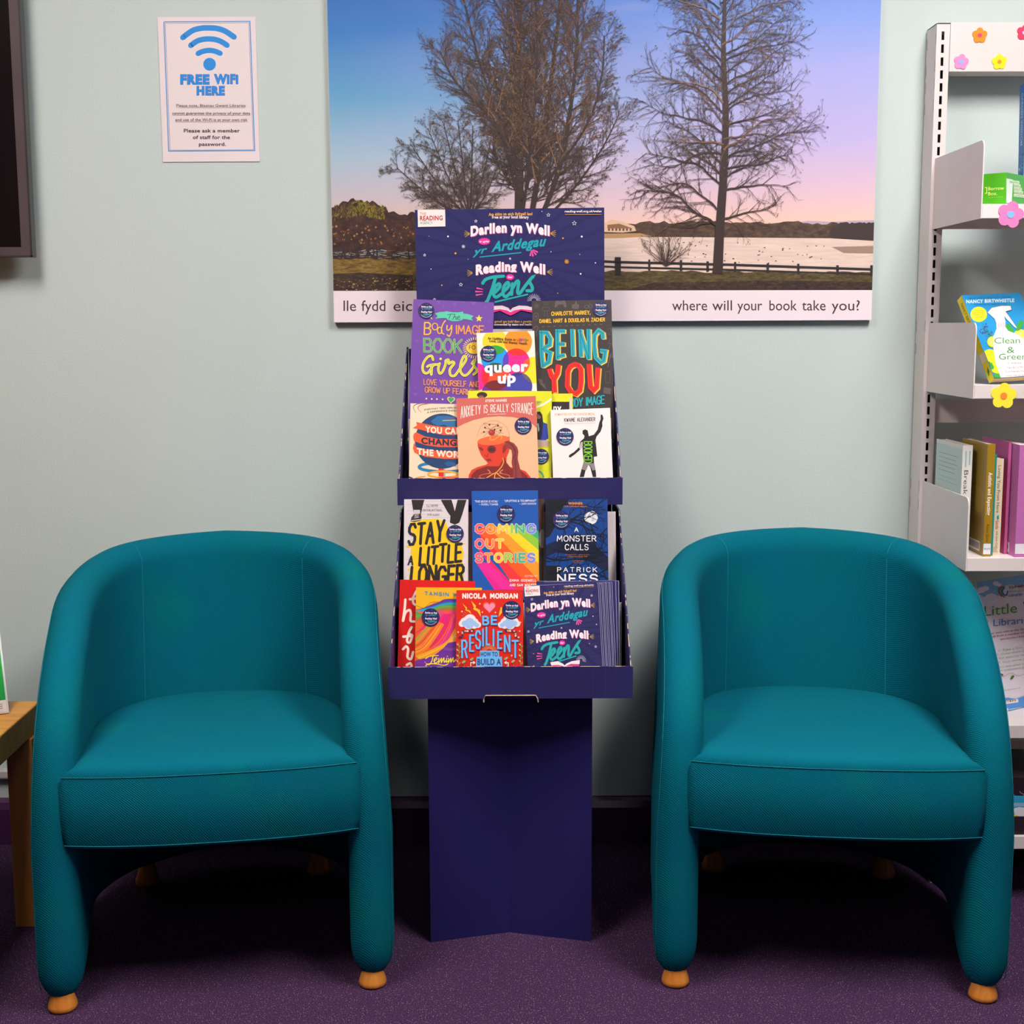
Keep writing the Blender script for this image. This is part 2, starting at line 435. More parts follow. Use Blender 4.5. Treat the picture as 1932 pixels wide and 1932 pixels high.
TEENS = [[(0, .28), (.06, .14), (.2, .05), (.4, .02)], [(.25, .05), (.18, .5), (.1, .9), (.06, 1.0)],
 [(.24, .62), (.33, .42), (.31, .3), (.23, .45), (.21, .7), (.26, .8), (.36, .68)],
 [(.41, .58), (.5, .38), (.48, .25), (.41, .4), (.39, .68), (.45, .78), (.55, .6)],
 [(.57, .3), (.555, .7)], [(.565, .5), (.65, .22), (.69, .25), (.67, .6), (.71, .66), (.79, .45)],
 [(.79, .45), (.91, .15), (.97, .03), (.9, .2), (.95, .42), (.94, .55), (.85, .56)]]
def teens(c, x0, y0, x1, y1, w, col):
    c.up()
    for st in TEENS:
        c.ribbon([(x0+(x1-x0)*a, y0+(y1-y0)*b) for a, b in st], w, col, smooth=4, newlayer=False)
    c.up(); c.ribbon([(x0+(x1-x0)*.24, y0+(y1-y0)*.98), (x0+(x1-x0)*.86, y0+(y1-y0)*.7)], w*.5, col, newlayer=False)
# ------------------------------------------------------------------ the room
WY = 3.03; XL, XR, YB, ZC = -3.2, 3.2, -3.4, 2.75
def sbox(name, a, m):
    b = MB(); b.box(*a, m); o = b.build(name); return struct(o)
sbox('floor', (XL-.1, XR+.1, YB-.1, WY+.1, -.1, 0), M['carpet'])
sbox('ceiling', (XL-.1, XR+.1, YB-.1, WY+.1, ZC, ZC+.1), M['ceiling'])
sbox('wall_back', (XL-.1, XR+.1, WY, WY+.1, 0, ZC), M['wall'])
sbox('wall_left', (XL-.1, XL, YB, WY, 0, ZC), M['far'])
sbox('wall_right', (XR, XR+.1, YB, WY, 0, ZC), M['far'])
sbox('wall_front', (XL-.1, XR+.1, YB-.1, YB, 0, ZC), M['far'])
b = MB(); b.prism([(WY, 0), (WY-.018, 0), (WY-.018, .085), (WY-.012, .1), (WY-.006, .106), (WY, .108)], XL, XR, 'x', M['skirt'])
struct(b.build('baseboard_back'))
b = MB(); b.prism([(WY, .158), (WY-.016, .158), (WY-.018, .162), (WY-.018, .176), (WY-.014, .18), (WY, .18)], XL, -.62, 'x', M['trunk'])
struct(b.build('trim_1'))

# ceiling light panels (the room's own lamps)
def emis(name, col, s):
    m = bpy.data.materials.new(name); m.use_nodes = True; b = m.node_tree.nodes['Principled BSDF']
    b.inputs['Base Color'].default_value = (.8, .8, .8, 1); b.inputs['Emission Color'].default_value = (*col, 1); b.inputs['Emission Strength'].default_value = s
    return m
def panel(x, y, m, w=.6, l=1.2, label=''):
    t = thing('ceiling_light', label, 'light', (x, y, ZC), 'recessed ceiling light panels')
    b = MB()
    for a in ((x-w/2-.02, x-w/2, y-l/2-.02, y+l/2+.02), (x+w/2, x+w/2+.02, y-l/2-.02, y+l/2+.02), (x-w/2, x+w/2, y-l/2-.02, y-l/2), (x-w/2, x+w/2, y+l/2, y+l/2+.02)):
        b.box(*a, ZC-.025, ZC-.001, M['white_metal'])
    b.build('frame', t)
    b = MB(); b.box(x-w/2, x+w/2, y-l/2, y+l/2, ZC-.02, ZC-.002, m); b.build('diffuser', t)
E1 = emis('lamp_cool', (1, .95, .93), 42.0); E3 = emis('lamp_rear', (1, .95, .95), 7.0); E2 = emis('lamp_warm', (1, .90, .84), 31.0)
panel(1.0, 1.35, E1, label='recessed ceiling panel lamp over the right hand armchair')
panel(-1.0, 1.25, E2, label='recessed ceiling panel lamp over the left hand armchair')
panel(.2, -1.4, E3, label='recessed ceiling panel lamp in the middle of the room')

# ------------------------------------------------------------------ armchairs
def ins(p, poly):
    x, y = p; r = False; n = len(poly)
    for i in range(n):
        a, b = poly[i], poly[(i+1) % n]
        if (a[1] > y) != (b[1] > y) and x < (b[0]-a[0])*(y-a[1])/(b[1]-a[1])+a[0]: r = not r
    return r
def resample(P, step):
    out = []; n = len(P)
    for i in range(n):
        a, b = Vector(P[i][:2]), Vector(P[(i+1) % n][:2]); d = (b-a).length; k = max(1, round(d/step))
        for j in range(k): out.append(a.lerp(b, j/k))
    return out
def edge_d(p, P):
    best = 9
    for i in range(len(P)):
        a, b = P[i], P[(i+1) % len(P)]; ab = b-a; t = max(0, min(1, (p-a).dot(ab)/max(1e-9, ab.dot(ab))))
        best = min(best, (p-a-ab*t).length)
    return best
def cdt_fill(outline, r, step):
    """returns verts2d, distance to the border, triangles; denser within r of the border"""
    P = resample(outline, step); n = len(P)
    area = sum(P[i].x*P[(i+1) % n].y-P[(i+1) % n].x*P[i].y for i in range(n))
    if area < 0: P.reverse()
    pts = list(P)
    for k in (1, 2, 3, 4, 5):
        d = r*(1-math.cos(k*math.pi/10)); ring = []
        for i in range(n):
            t = (P[(i+1) % n]-P[i-1]).normalized(); q = P[i]+Vector((-t.y, t.x))*d
            if ins(q, P) and edge_d(q, P) > d*.93 and all((q-z).length > step*.45 for z in ring[-2:]): ring.append(q)
        pts += ring
    x0 = min(p.x for p in P); x1 = max(p.x for p in P); y0 = min(p.y for p in P); y1 = max(p.y for p in P)
    g = step*1.25; y = y0; row = 0
    while y < y1:
        x = x0+(g/2 if row % 2 else 0)
        while x < x1:
            q = Vector((x, y))
            if ins(q, P) and edge_d(q, P) > r*1.12: pts.append(q)
            x += g
        y += g*.87; row += 1
    vo, eo, fo, *_ = delaunay_2d_cdt(pts, [(i, (i+1) % n) for i in range(n)], [], 1, 1e-6)
    vo = [Vector(v) for v in vo]
    D = [edge_d(v, P) for v in vo]
    return vo, D, [tuple(f) for f in fo], P

HW, THK = .281, .080            # half width of the shell centre line, padding thickness
def plan_path():
    pts = [Vector((0, .296))]; n = 2.35; N = 60; y0 = -.04
    for i in range(1, N+1):
        a = math.pi/2*(1-i/N); c, s_ = math.cos(a), math.sin(a)
        pts.append(Vector((HW*c**(2/n), y0+(.296-y0)*max(0, s_)**(2/n))))
    for i in range(1, 13): pts.append(Vector((HW-.008*i/12, y0-.278*i/12)))
    cum = [0]
    for i in range(1, len(pts)): cum.append(cum[-1]+(pts[i]-pts[i-1]).length)
    return pts, cum
PP, PC = plan_path(); LH = PC[-1]
def plan_at(sv):
    sg = 1 if sv >= 0 else -1; a = min(abs(sv), LH); i = 1
    while i < len(PC)-1 and PC[i] < a: i += 1
    t = (a-PC[i-1])/(PC[i]-PC[i-1]); p = PP[i-1].lerp(PP[i], t)
    j0, j1 = max(0, i-2), min(len(PP)-1, i+1); d = (PP[j1]-PP[j0]).normalized()
    nrm = Vector((d.y, -d.x)) * -1        # outward
    nrm = Vector((-d.y, d.x)); 
    if nrm.dot(p-Vector((0, -.05))) < 0: nrm = -nrm
    if abs(sv) < .004: nrm = Vector((0, 1))
    if abs(sv) > LH: p = p+d*(abs(sv)-LH)
    return Vector((p.x*sg, p.y)), Vector((nrm.x*sg, nrm.y))
def shell_point(sv, h, off):
    p, nrm = plan_at(sv); back = max(0, 1-abs(sv)/LH)
    lean = .045*max(0, (h-.36)/.4)*back**.6
    q = p+nrm*off
    q.x *= 1-.062*max(0, min(1, (h-.3)/.35))*(1-back)
    return Vector((q.x, q.y+lean, h))
half = [(.034, .014), (.010, .042), (0, .10), (0, .25), (.0, .36), (.008, .43), (.03, .50), (.07, .56), (.13, .612), (.2, .652), (.3, .693), (.42, .724), (.55, .745), (LH, .755)]
lower = [(LH, .060), (.66, .053), (.60, .050), (.53, .052), (.43, .056), (.34, .066), (.27, .077), (.21, .080), (.165, .071), (.135, .052), (.105, .026), (.065, .013)]
def shell_outline():
    up = catmull([(LH-d, h, 0) for d, h in half], 5); lo = catmull([(LH-d, h, 0) for d, h in lower], 5)
    right = [(v.x, v.y) for v in up]; lowr = [(v.x, v.y) for v in lo]
    # right half runs foot -> top -> centre; mirror it, then the lower edge
    return right[:-1]+[(-x, y) for x, y in reversed(right)]+[(-x, y) for x, y in reversed(lowr)][:-1]+lowr
def htop(sv):
    d = LH-sv
    for (a, ha), (c, hc) in zip(half[3:], half[4:]):
        if a <= d <= c: return ha+(hc-ha)*(d-a)/(c-a)
    return .755
def build_chair(label, loc, rz):
    t = thing('tub_armchair', label, 'armchair', loc)
    vo, D, fo, P = cdt_fill(shell_outline(), THK/2, .011)
    vs = []; idx_in = {}; idx_out = {}
    for i, (v, d) in enumerate(zip(vo, D)):
        k = min(1, d/(THK/2)); hf = THK/2*math.sqrt(max(0, 1-(1-k)**2))
        if abs(v.x) > LH-.2:
            g = min(1, max(0, (v.y-.015)/.085)); hf *= .5+.5*math.sqrt(1-(1-g)**2)
        if d < 1e-4:
            idx_in[i] = idx_out[i] = len(vs); vs.append(shell_point(v.x, v.y, 0))
        else:
            # a soft belly to the padding
            idx_in[i] = len(vs); vs.append(shell_point(v.x, v.y, -hf)); idx_out[i] = len(vs); vs.append(shell_point(v.x, v.y, hf))
    fs = [tuple(idx_in[i] for i in f) for f in fo]+[tuple(idx_out[i] for i in reversed(f)) for f in fo]
    b = MB(); b.add(vs, fs, M['fabric'], True); sh = b.build('shell', t, origin=Vector((0, 0, 0)), fixn=True)
    # stitched seams: two up the inside of the back, one round each outer edge
    for sx in (-1, 1):
        b = MB(); ht = htop(.215)-THK/2; L = [shell_point(sx*.215, .40+(ht-.40)*i/26, -THK/2-.0002) for i in range(27)]
        for k in range(1, 6):
            a = k*math.pi/10; L.append(shell_point(sx*.215, ht+THK/2*math.sin(a), -THK/2*math.cos(a)-.0002))
        b.tube(L, .0007, M['thread'], 5); b.build('seam', sh, origin=Vector((0, 0, 0)))
        b = MB(); E = []
        for d, h in [(v.x, v.y) for v in catmull([(d, h, 0) for d, h in half], 4)]:
            E.append((d, h))
        line = []
        for i, (d, h) in enumerate(E):
            a0 = Vector(E[max(0, i-1)]); a1 = Vector(E[min(len(E)-1, i+1)]); tt = (a1-a0).normalized(); nn = Vector((tt.y, -tt.x))
            dd = THK/2*(1-math.cos(R(62))); hf = THK/2*math.sin(R(62))+.0003
            line.append(shell_point(sx*(LH-(d+nn.x*dd)), h+nn.y*dd, hf))
        b.tube(line, .0007, M['thread'], 5); b.build('seam', sh, origin=Vector((0, 0, 0)))
    # seat cushion
    inner = []
    for i in range(0, 41):
        sv = -LH+.015+(2*LH-.03)*i/40
        p, nrm = plan_at(sv); inner.append(p-nrm*(THK/2-.004))
    fr = []
    xr = inner[-1].x+.017; yf = inner[-1].y
    for i in range(1, 20):
        a = math.sin(math.pi/2*(-1+2*i/20)); fr.append(Vector((-a*xr, yf-.012-.026*(1-abs(a)**2.6))))
    out = [(p.x, p.y) for p in inner]+[(p.x, p.y) for p in fr]
    vo, D, fo, P = cdt_fill(out, .016, .013); vs = []; it = {}; ib = {}; Z0, Z1, r = .303, .447, .016
    for i, (v, d) in enumerate(zip(vo, D)):
        k = min(1, d/r); e = r*(1-math.sqrt(max(0, 1-(1-k)**2))); cr = .016*(1-math.exp(-d/.06)); tilt = -.030*(v.y+.3)/.6
        it[i] = len(vs); vs.append(Vector((v.x, v.y, Z1-e+cr+tilt))); ib[i] = len(vs); vs.append(Vector((v.x, v.y, Z0+e*.5)))
    fs = [tuple(it[i] for i in f) for f in fo]+[tuple(ib[i] for i in reversed(f)) for f in fo]
    # the side band bulges a little
    n = len(P); ring = {}
    for i, (v, d) in enumerate(zip(vo, D)):
        if d < 1e-5: ring[(round(v.x, 5), round(v.y, 5))] = i
    ids = [ring.get((round(p.x, 5), round(p.y, 5))) for p in P]
    LV = 6; rows = [[it[i] for i in ids]]
    for lv in range(1, LV):
        row = []
        for q, i in enumerate(ids):
            a = vs[it[i]]; c = vs[ib[i]]; tt = (P[(q+1) % n]-P[q-1]).normalized(); o = Vector((tt.y, -tt.x, 0))*.008*math.sin(math.pi*lv/LV)
            row.append(len(vs)); vs.append(a.lerp(c, lv/LV)+o)
        rows.append(row)
    rows.append([ib[i] for i in ids])
    for a, c in zip(rows, rows[1:]):
        for q in range(n): fs.append((a[q], c[q], c[(q+1) % n], a[(q+1) % n]))
    b = MB(); b.add(vs, fs, M['fabric'], True); cu = b.build('seat_cushion', t, origin=Vector((0, 0, 0)), fixn=True)
    for z, tl in ((Z1-.0150, -.030), (Z0+.0085, 0)):
        b = MB(); pts = []
        for p in fr:
            pts.append(Vector((p.x, p.y-.0006, z+tl*(p.y+.3)/.6)))
        b.tube(pts, .0007, M['thread'], 5); b.build('seam', cu, origin=Vector((0, 0, 0)))
    for x, y in ((-HW+.008, -.283), (HW-.008, -.283), (-.183, .25), (.183, .25)):
        b = MB(); b.lathe([(.018, 0), (.023, .001), (.0255, .005), (.025, .011), (.019, .030), (.015, .055)], (x, y, 0), M['beech'])
        b.build('foot', t, origin=Vector((0, 0, 0)))
    t.rotation_euler = (0, 0, rz)
    return t
build_chair('teal fabric tub armchair on the left of the cardboard book display, beside the wooden table', (-.572, 2.570, 0), R(9.0))
build_chair('teal tub armchair right of the cardboard book display, in front of the white shelving', (.598, 2.585, 0), R(-6.2))

# ------------------------------------------------------------------ wooden table at the left edge
t = thing('wooden_table', 'low honey oak table with a thick top at the left edge beside the left armchair', 'table', (-1.3, 2.3, 0))
tz = .447
b = MB(); b.prism([(-1.95, 2.65), (-.955, 2.65), (-.925, 1.75), (-1.95, 1.72)], tz-.056, tz, 'z', M['oak_top']); b.build('table_top', t, bevel=.003)
for x, y in ((-1.0, 2.575), (-1.9, 2.575), (-.985, 1.80), (-1.9, 1.78)):
    b = MB(); b.box(x, x+.052, y, y+.065, 0, tz-.056, M['oak_leg']); b.build('leg', t, bevel=.002)
# ------------------------------------------------------------------ cardboard display stand
ST = thing('display_stand', 'navy cardboard book display stand with two tiers and a header sign, between the armchairs', 'display stand', (0, 2.7, 0))
CX = -.004
def sb(name, fn, bevel=0, parent=ST, label=None):
    b = MB(); fn(b); o = b.build(name, parent, bevel=bevel)
    if label: o['label'] = label
    return o
# column: front folded inwards at the middle
colp = [(-.162, 2.502), (CX-.004, 2.545), (.152, 2.502), (.152, 2.86), (-.162, 2.86)]
sb('column', lambda b: b.prism(colp, 0, .503, 'z', M['column']))
W2 = .226
def tray(name, yf, zf0, zf1, yb, zb, yend, w0, w1, floorz, liph):
    """open-fronted shelf box: lip, floor, raked side cheeks, back"""
    for sx in (-1, 1):
        def cheek(b):
            x0, x1 = CX+sx*w0, CX+sx*w1; th = .003*sx
            pts = [(yf, zf0, x0), (yf, zf1, x0), (yb, zb, x1), (yend, zb, x1), (yend, zf0, x0*1.0)]
            A = [Vector((x, y, z)) for y, z, x in pts]; B = [Vector((x-th, y, z)) for y, z, x in pts]
            F = [(0, 1, 2, 3, 4), (9, 8, 7, 6, 5)]+[(i, (i+1) % 5, 5+(i+1) % 5, 5+i) for i in range(5)]
            b.add(A+B, F, M['board'])
        o = sb('side_cheek', cheek)
        def edge(b):
            b.tube([(CX+sx*(w0-.002), yf-.001, zf1), (CX+sx*(w1-.002), yb-.001, zb)], .0011, M['worn'], 4)
        sb('worn_edge', edge, parent=o)
    def lip(b):
        b.box(CX-w0-.002, CX+w0+.002, yf-.004, yf, zf0, zf1, M['board'])
        if zf0 < .6:
            for x in (-.128, -.04, 0.004, .055, .15, .172, .19): b.box(x, x+.0010, yf-.0043, yf-.004, zf0+.001, zf1, ink('37346f'))
    o = sb('tray_lip', lip)
    sb('worn_edge', lambda b: b.tube([(CX-w0-.002, yf-.0035, zf1+.0004), (CX+w0+.002, yf-.0035, zf1+.0004)], .0006, M['worn'], 4), parent=o)
    sb('tray_floor', lambda b: b.box(CX-w0+.004, CX+w0-.004, yf, yend, zf0+.001, floorz, M['board']))
    sb('tray_back', lambda b: b.box(CX-w1+.004, CX+w1-.004, yend-.006, yend, floorz, zb-.004, M['board']))
tray('lower_tray', 2.452, .505, .5655, 2.722, .822, 2.905, W2, .2235, .512, .06)
tray('upper_tray', 2.712, .835, .889, 2.885, 1.150, 2.905, .2255, .2185, .842, .054)
sb('step', lambda b: b.box(CX-.218, CX+.218, 2.585, 2.9, .512, .6503, M['board']))
sb('step', lambda b: b.box(CX-.216, CX+.216, 2.786, 2.9, .842, .9533, M['board']))
# white lining cards visible at both ends of the trays
def liner(x0, x1, y, z0, z1, lean):
    b = MB(); O = Vector((x0, y, z0)); V = Vector((0, math.sin(lean), math.cos(lean))); b.fbox(O, Vector((1, 0, 0)), Vector((0, math.cos(lean), -math.sin(lean))), V, x1-x0, .0015, (z1-z0)/math.cos(lean), M['liner'])
    b.build('lining_card', ST)['label'] = 'white lining card'
liner(CX-.209, CX-.10, 2.7825, .85, 1.005, 0)
liner(CX+.135, CX+.209, 2.7825, .85, 1.005, 0)
liner(CX-.213, CX+.213, 2.6640, .655, .822, R(12))
liner(CX-.217, CX+.217, 2.572, .52, .66, R(3))
# locking tab in front of the lower lip, with raw cut edges
def tab(b):
    P = [(-.0535, 2.4995, .486), (.0455, 2.4995, .486), (.0455, 2.447, .5065), (.0425, 2.4445, .512), (-.05, 2.4445, .512), (-.0535, 2.447, .5065)]
    b.add([Vector(p) for p in P]+[Vector((x, y-.002, z)) for x, y, z in P], [(0, 1, 2, 3, 4, 5), (11, 10, 9, 8, 7, 6)]+[(i, (i+1) % 6, 6+(i+1) % 6, 6+i) for i in range(6)], M['column'])
tb = sb('locking_tab', tab)
def tabe(b):
    b.tube([(-.0505, 2.4430, .5125), (.043, 2.4430, .5125), (.0465, 2.4430, .506), (.0475, 2.4430, .4995)], .0012, M['kraft'], 4)
    b.tube([(-.0505, 2.4430, .5125), (-.054, 2.4430, .506), (-.054, 2.4430, .4995)], .0012, M['kraft'], 4)
sb('raw_edge', tabe, parent=tb)
for a_, b_ in ((-.1605, -.052), (.048, .1505)): sb('raw_edge', lambda b: b.box(a_, b_, 2.4990, 2.5015, .4965, .4995, M['kraft']))
# ---- shared artwork of header and leaflets, written in a local 1535 x 990 pixel space of the header crop
def burst(c, cx, cy, rx, ry, col, n=16):
    P = []
    for i in range(2*n):
        k = 1 if i % 2 == 0 else .82; a = math.pi*i/n; P.append((cx+rx*k*math.cos(a), cy+ry*k*math.sin(a)))
    c.poly(P, col)
def well_art(c, big, stars=True):
    NAVY2 = '232155'
    if big:
        c.up()
        for cx, cy, a0, a1, r0, r1 in ((915, 505, 0, 360, 50, 900),):
            for i in range(26):
                a = R(i*360/26+4); w = R(2.2)
                c.raw([(cx+r0*math.cos(a), cy+r0*math.sin(a)*.8), (cx+r1*math.cos(a-w), cy+r1*math.sin(a-w)*.7), (cx+r1*math.cos(a+w), cy+r1*math.sin(a+w)*.7)], [(0, 1, 2)], '262459')
        c.up()
        for i in range(20):
            a = R(185+i*170/19); w = R(1.5)
            c.raw([(915+60*math.cos(a), 850+60*math.sin(a)), (915+520*math.cos(a-w), 850+330*math.sin(a-w)), (915+520*math.cos(a+w), 850+330*math.sin(a+w))], [(0, 1, 2)], '262459')
    c.text('Am ddim yn eich llyfrgell leol', 738, 1092, 160, 24, 'e0a53a', .035, y1=155, arc=2)
    c.text('Free at your local library', 766, 1063, 182, 24, 'f0dfe4', .03, arc=2)
    c.text('Darllen yn Well', 592, 1232, 323, 78, 'f6e6ea', .055, arc=30, shadow='c8468c', sd=(4, 5), y1=318)
    burst(c, 703, 366, 52, 30, 'f0329a'); c.text('ar gyfer', 664, 744, 374, 16, 'ffe6f2', .03)
    c.text('yr', 612, 716, 478, 60, '1aa2ae', .03, shear=.35, y1=458)
    c.text('Arddegau', 760, 1190, 450, 84, '1fa3b0', .035, shear=.28, y1=402)
    c.ribbon([(668, 494), (1000, 458)], 9, '1a9fae')
    c.up()
    for a, r in ((100, 58), (78, 62), (52, 62), (28, 58)):
        c.ribbon([(1085+12*math.cos(R(a)), 428+12*math.sin(R(a))), (1085+r*math.cos(R(a)), 428+r*math.sin(R(a)))], 5, 'ee5aa6', w1=13, newlayer=False, cap=False)
    c.star(912, 507, 13, 'e6dcea', .3, 8)
    c.text('Reading Well', 634, 1196, 636, 78, 'f6e6ea', .055, arc=28, shadow='c8468c', sd=(4, 5), y1=632)
    burst(c, 912, 656, 35, 26, 'f0329a'); c.text('for', 894, 932, 664, 18, 'ffe6f2', .04)
    teens(c, 690, 645, 1112, 862, 26, '2aa9a6')
    c.up()
    for a, r in ((150, 60), (178, 62), (205, 64)):
        c.ribbon([(692+0*a, 775-(178-a)*.7), (692+r*math.cos(R(a)), 775+r*math.sin(R(-a+360))*1.0)], 5, 'ee5aa6', w1=13, newlayer=False, cap=False)
    c.rays(1105, 845, 20, 55, 3, 'cfc6dd', 13, 175, 375, .95)
    for cx, cy, sg in ((590, 305, -1), (1235, 302, 1), (612, 622, -1), (1208, 614, 1)):
        c.up()
        for a in (-28, -8, 12, 32):
            co, si = math.cos(R(a))*sg, math.sin(R(a)); c.ribbon([(cx+6*co, cy+6*si), (cx+50*co, cy+50*si)], 4, 'c9a04a', newlayer=False, cap=False)
def stars_hdr(c):
    for x, y, r in ((635, 203, 12), (1222, 153, 15), (1432, 220, 18), (220, 478, 11), (513, 717, 15), (300, 838, 12)):
        P = [(x+(r if i % 2 == 0 else r*.45)*math.cos(R(-90+i*36)), y+(r if i % 2 == 0 else r*.45)*math.sin(R(-90+i*36))) for i in range(11)]
        c.ribbon(P, 3, 'd9d3e6', cap=False)
    for x, y, r, col in ((409, 327, 7, 'f0eaf2'), (470, 464, 8, 'e0a53a'), (255, 325, 4, '8a8ad0'), (272, 591, 4, 'f0eaf2'), (359, 722, 6, 'e0a53a'), (1340, 341, 7, 'c98f3c'), (1492, 328, 8, 'f0eaf2'), (1476, 472, 5, 'c98f3c'), (1243, 451, 4, 'e6e0ee'), (1603, 541, 5, 'e6e0ee'), (1483, 630, 7, 'f0eaf2'), (1297, 786, 5, 'c98f3c'), (571, 511, 4, '9a92d8'), (1170, 124, 4, 'e6e0ee')):
        c.ell(x, y, r, r, col, 10)
    c.rays(534, 409, 2, 15, 3, 'e8e2f0', 8); c.rays(1370, 531, 2, 20, 4, 'd9982f', 10)
HY = 2.925
TL, TR = atY(782.5, 396, HY), atY(1140, 391.5, HY)
U = (TR-TL).normalized(); N = Vector((0, -1, 0)); V = N.cross(U); V = V if V.z > 0 else -V
hh = .34; HO = TL-V*hh; hw = (TR-TL).length
b = MB(); b.fbox(HO, U, -N, V, hw, .005, hh, M['board'])
c = Canvas(HO, U, V, N, hw, hh, (750, 370, 4.2933), .00004)
c.rect(0, 0, 2000, 1800, '2b2960'); 
well_art(c, True); stars_hdr(c)
c.text('reading-well.org.uk/wales', 1355, 1652, 132, 18, 'eee2ea', .03, y1=131); c.rect(1356, 146, 1654, 151, 'c98f3c')
c.poly([(163, 110), (386, 107), (388, 246), (166, 251)], 'f0e4e2')
c.text('THE', 182, 233, 155, 24, 'd98736', .02); c.text('READING', 182, 366, 198, 38, 'b8282e', .03, y1=195); c.text('AGENCY', 183, 286, 227, 22, '4f9c78', .01)
# open book under the title
c.poly([(770, 905), (800, 888), (850, 886), (900, 905), (915, 925), (930, 905), (985, 886), (1040, 888), (1090, 905), (1090, 945), (1000, 925), (935, 960), (915, 968), (890, 958), (830, 928), (770, 945)], 'e0368f')
c.poly([(750, 905), (780, 890), (850, 888), (895, 905), (915, 924), (935, 905), (980, 888), (1050, 890), (1100, 905), (1100, 925), (1000, 915), (945, 925), (915, 940), (885, 925), (830, 915), (750, 925)], 'efe5e6')
for k in (0, 1, 2):
    c.ribbon([(770, 900+8*k), (840, 893+7*k), (890, 908+6*k), (914, 926+3*k)], 2, 'b9aeb8', 4, cap=False); c.ribbon([(1095, 900+8*k), (1000, 893+7*k), (945, 908+6*k), (916, 926+3*k)], 2, 'b9aeb8', 4, cap=False)
c.text('gymell gan bobl ifanc a gweithwyr', 785, 1120, 1024, 19, 'd9a23c', .03); c.text('ommended by teens and health', 782, 1088, 1048, 19, 'f0e0e4', .03)
c.rect(0, 1077, 2000, 1240, 'e6d9d8')
c.into(b); b.build('header_sign', ST)
# ------------------------------------------------------------------ landscape picture on the wall
def wall_frame(tl, tr, Y, height):
    A, B = atY(*tl, Y), atY(*tr, Y); U = (B-A).normalized(); N = Vector((0, -1, 0)); V = N.cross(U)
    if V.z < 0: V = -V
    return A-V*height, U, V, N, (B-A).length
PY = WY-.014
BL, BR = atY(630.5, 608.5, PY), atY(1643.5, 604, PY)
U = (BR-BL).normalized(); N = Vector((0, -1, 0)); V = N.cross(U); V = V if V.z > 0 else -V
PW, PH = (BR-BL).length, .93
b = MB(); b.fbox(BL, U, -N, V, PW, .0135, PH, M['liner'])
t = NT('printed_sky'); v = t.coord()
sx = t.n('ShaderNodeSeparateXYZ'); t.l(v, sx.inputs[0])
def mr(src, a, b_, c=0, d=1):
    m = t.n('ShaderNodeMapRange'); m.inputs['From Min'].default_value = a; m.inputs['From Max'].default_value = b_; m.inputs['To Min'].default_value = c; m.inputs['To Max'].default_value = d
    t.l(src, m.inputs['Value']); return m.outputs[0]
# object origin sits in the middle of the board
ZM = -PH/2
h = mr(sx.outputs['Z'], ZM+.20, ZM+.76)
left = t.ramp(h, [(0, rgb('d8b6a8')), (.12, rgb('c0b6bd')), (.28, rgb('9cb9cc')), (.5, rgb('649ec6')), (.75, rgb('3a79be')), (1, rgb('2c62ae'))])
right = t.ramp(h, [(0, rgb('efc4ae')), (.13, rgb('dab9c6')), (.34, rgb('b9aedb')), (.6, rgb('a3a6de')), (.8, rgb('7f9ade')), (1, rgb('6685d6'))])
n = t.n('ShaderNodeTexNoise', Scale=2.2, Detail=4.0)
mp = t.n('ShaderNodeMapping'); mp.inputs['Rotation'].default_value = (0, R(22), 0); mp.inputs['Scale'].default_value = (.8, 1, 3.2); t.l(v, mp.inputs[0]); t.l(mp.outputs[0], n.inputs['Vector'])
ad = t.n('ShaderNodeMath', operation='MULTIPLY_ADD'); t.l(n.outputs['Fac'], ad.inputs[0]); ad.inputs[1].default_value = .5
t.l(mr(sx.outputs['X'], -.62, .55, -.25, .85), ad.inputs[2]); ad.use_clamp = True
mx = t.n('ShaderNodeMix', data_type='RGBA'); t.l(ad.outputs[0], mx.inputs[0]); t.l(left, mx.inputs[6]); t.l(right, mx.inputs[7])
cl = t.ramp(n.outputs['Fac'], [(.58, (0, 0, 0, 1)), (.72, (.28, .28, .28, 1))])
mx2 = t.n('ShaderNodeMix', data_type='RGBA'); t.l(cl, mx2.inputs[0]); t.l(mx.outputs[2], mx2.inputs[6]); mx2.inputs[7].default_value = rgb('dcc0d8')
t.l(mx2.outputs[2], t.b.inputs['Base Color']); t.set(.5, .2); SKY = t.m
def printed(name, stops, scale, stretch):
    t = NT(name); v = t.coord(stretch); n = t.n('ShaderNodeTexNoise', Scale=scale, Detail=7.0, Roughness=.7); t.l(v, n.inputs['Vector'])
    t.l(t.ramp(n.outputs['Fac'], [(p, rgb(cc)) for p, cc in stops]), t.b.inputs['Base Color']); t.set(.5, .2); return t.m
GRASS = printed('printed_dry_grass', [(.3, '3c3426'), (.45, '6b5530'), (.6, '8d7238'), (.75, 'a58a4a')], 60, (1, 1, 4))
DARKG = printed('printed_dark_ground', [(.35, '2c2428'), (.55, '45372f'), (.68, '5e4a36'), (.8, '8a7048')], 90, (1, 1, 3))
BUSH = printed('printed_autumn_bush', [(.3, '2e2226'), (.5, '43302e'), (.65, '573c30'), (.85, '6e4c34')], 70, (1, 1, 1.3))
BUSHG = printed('printed_green_bush', [(.3, '4a4024'), (.5, '6e6428'), (.7, '95882e')], 80, (1, 1, 1.3))
WATER = printed('printed_lake', [(.3, 'cdb2a6'), (.5, 'dcc3b6'), (.7, 'e6cfc4')], 12, (1, 1, 14))
FAR = printed('printed_far_wood', [(.3, '3e302e'), (.55, '5a473c'), (.75, '75604c')], 60, (1, 1, 2))
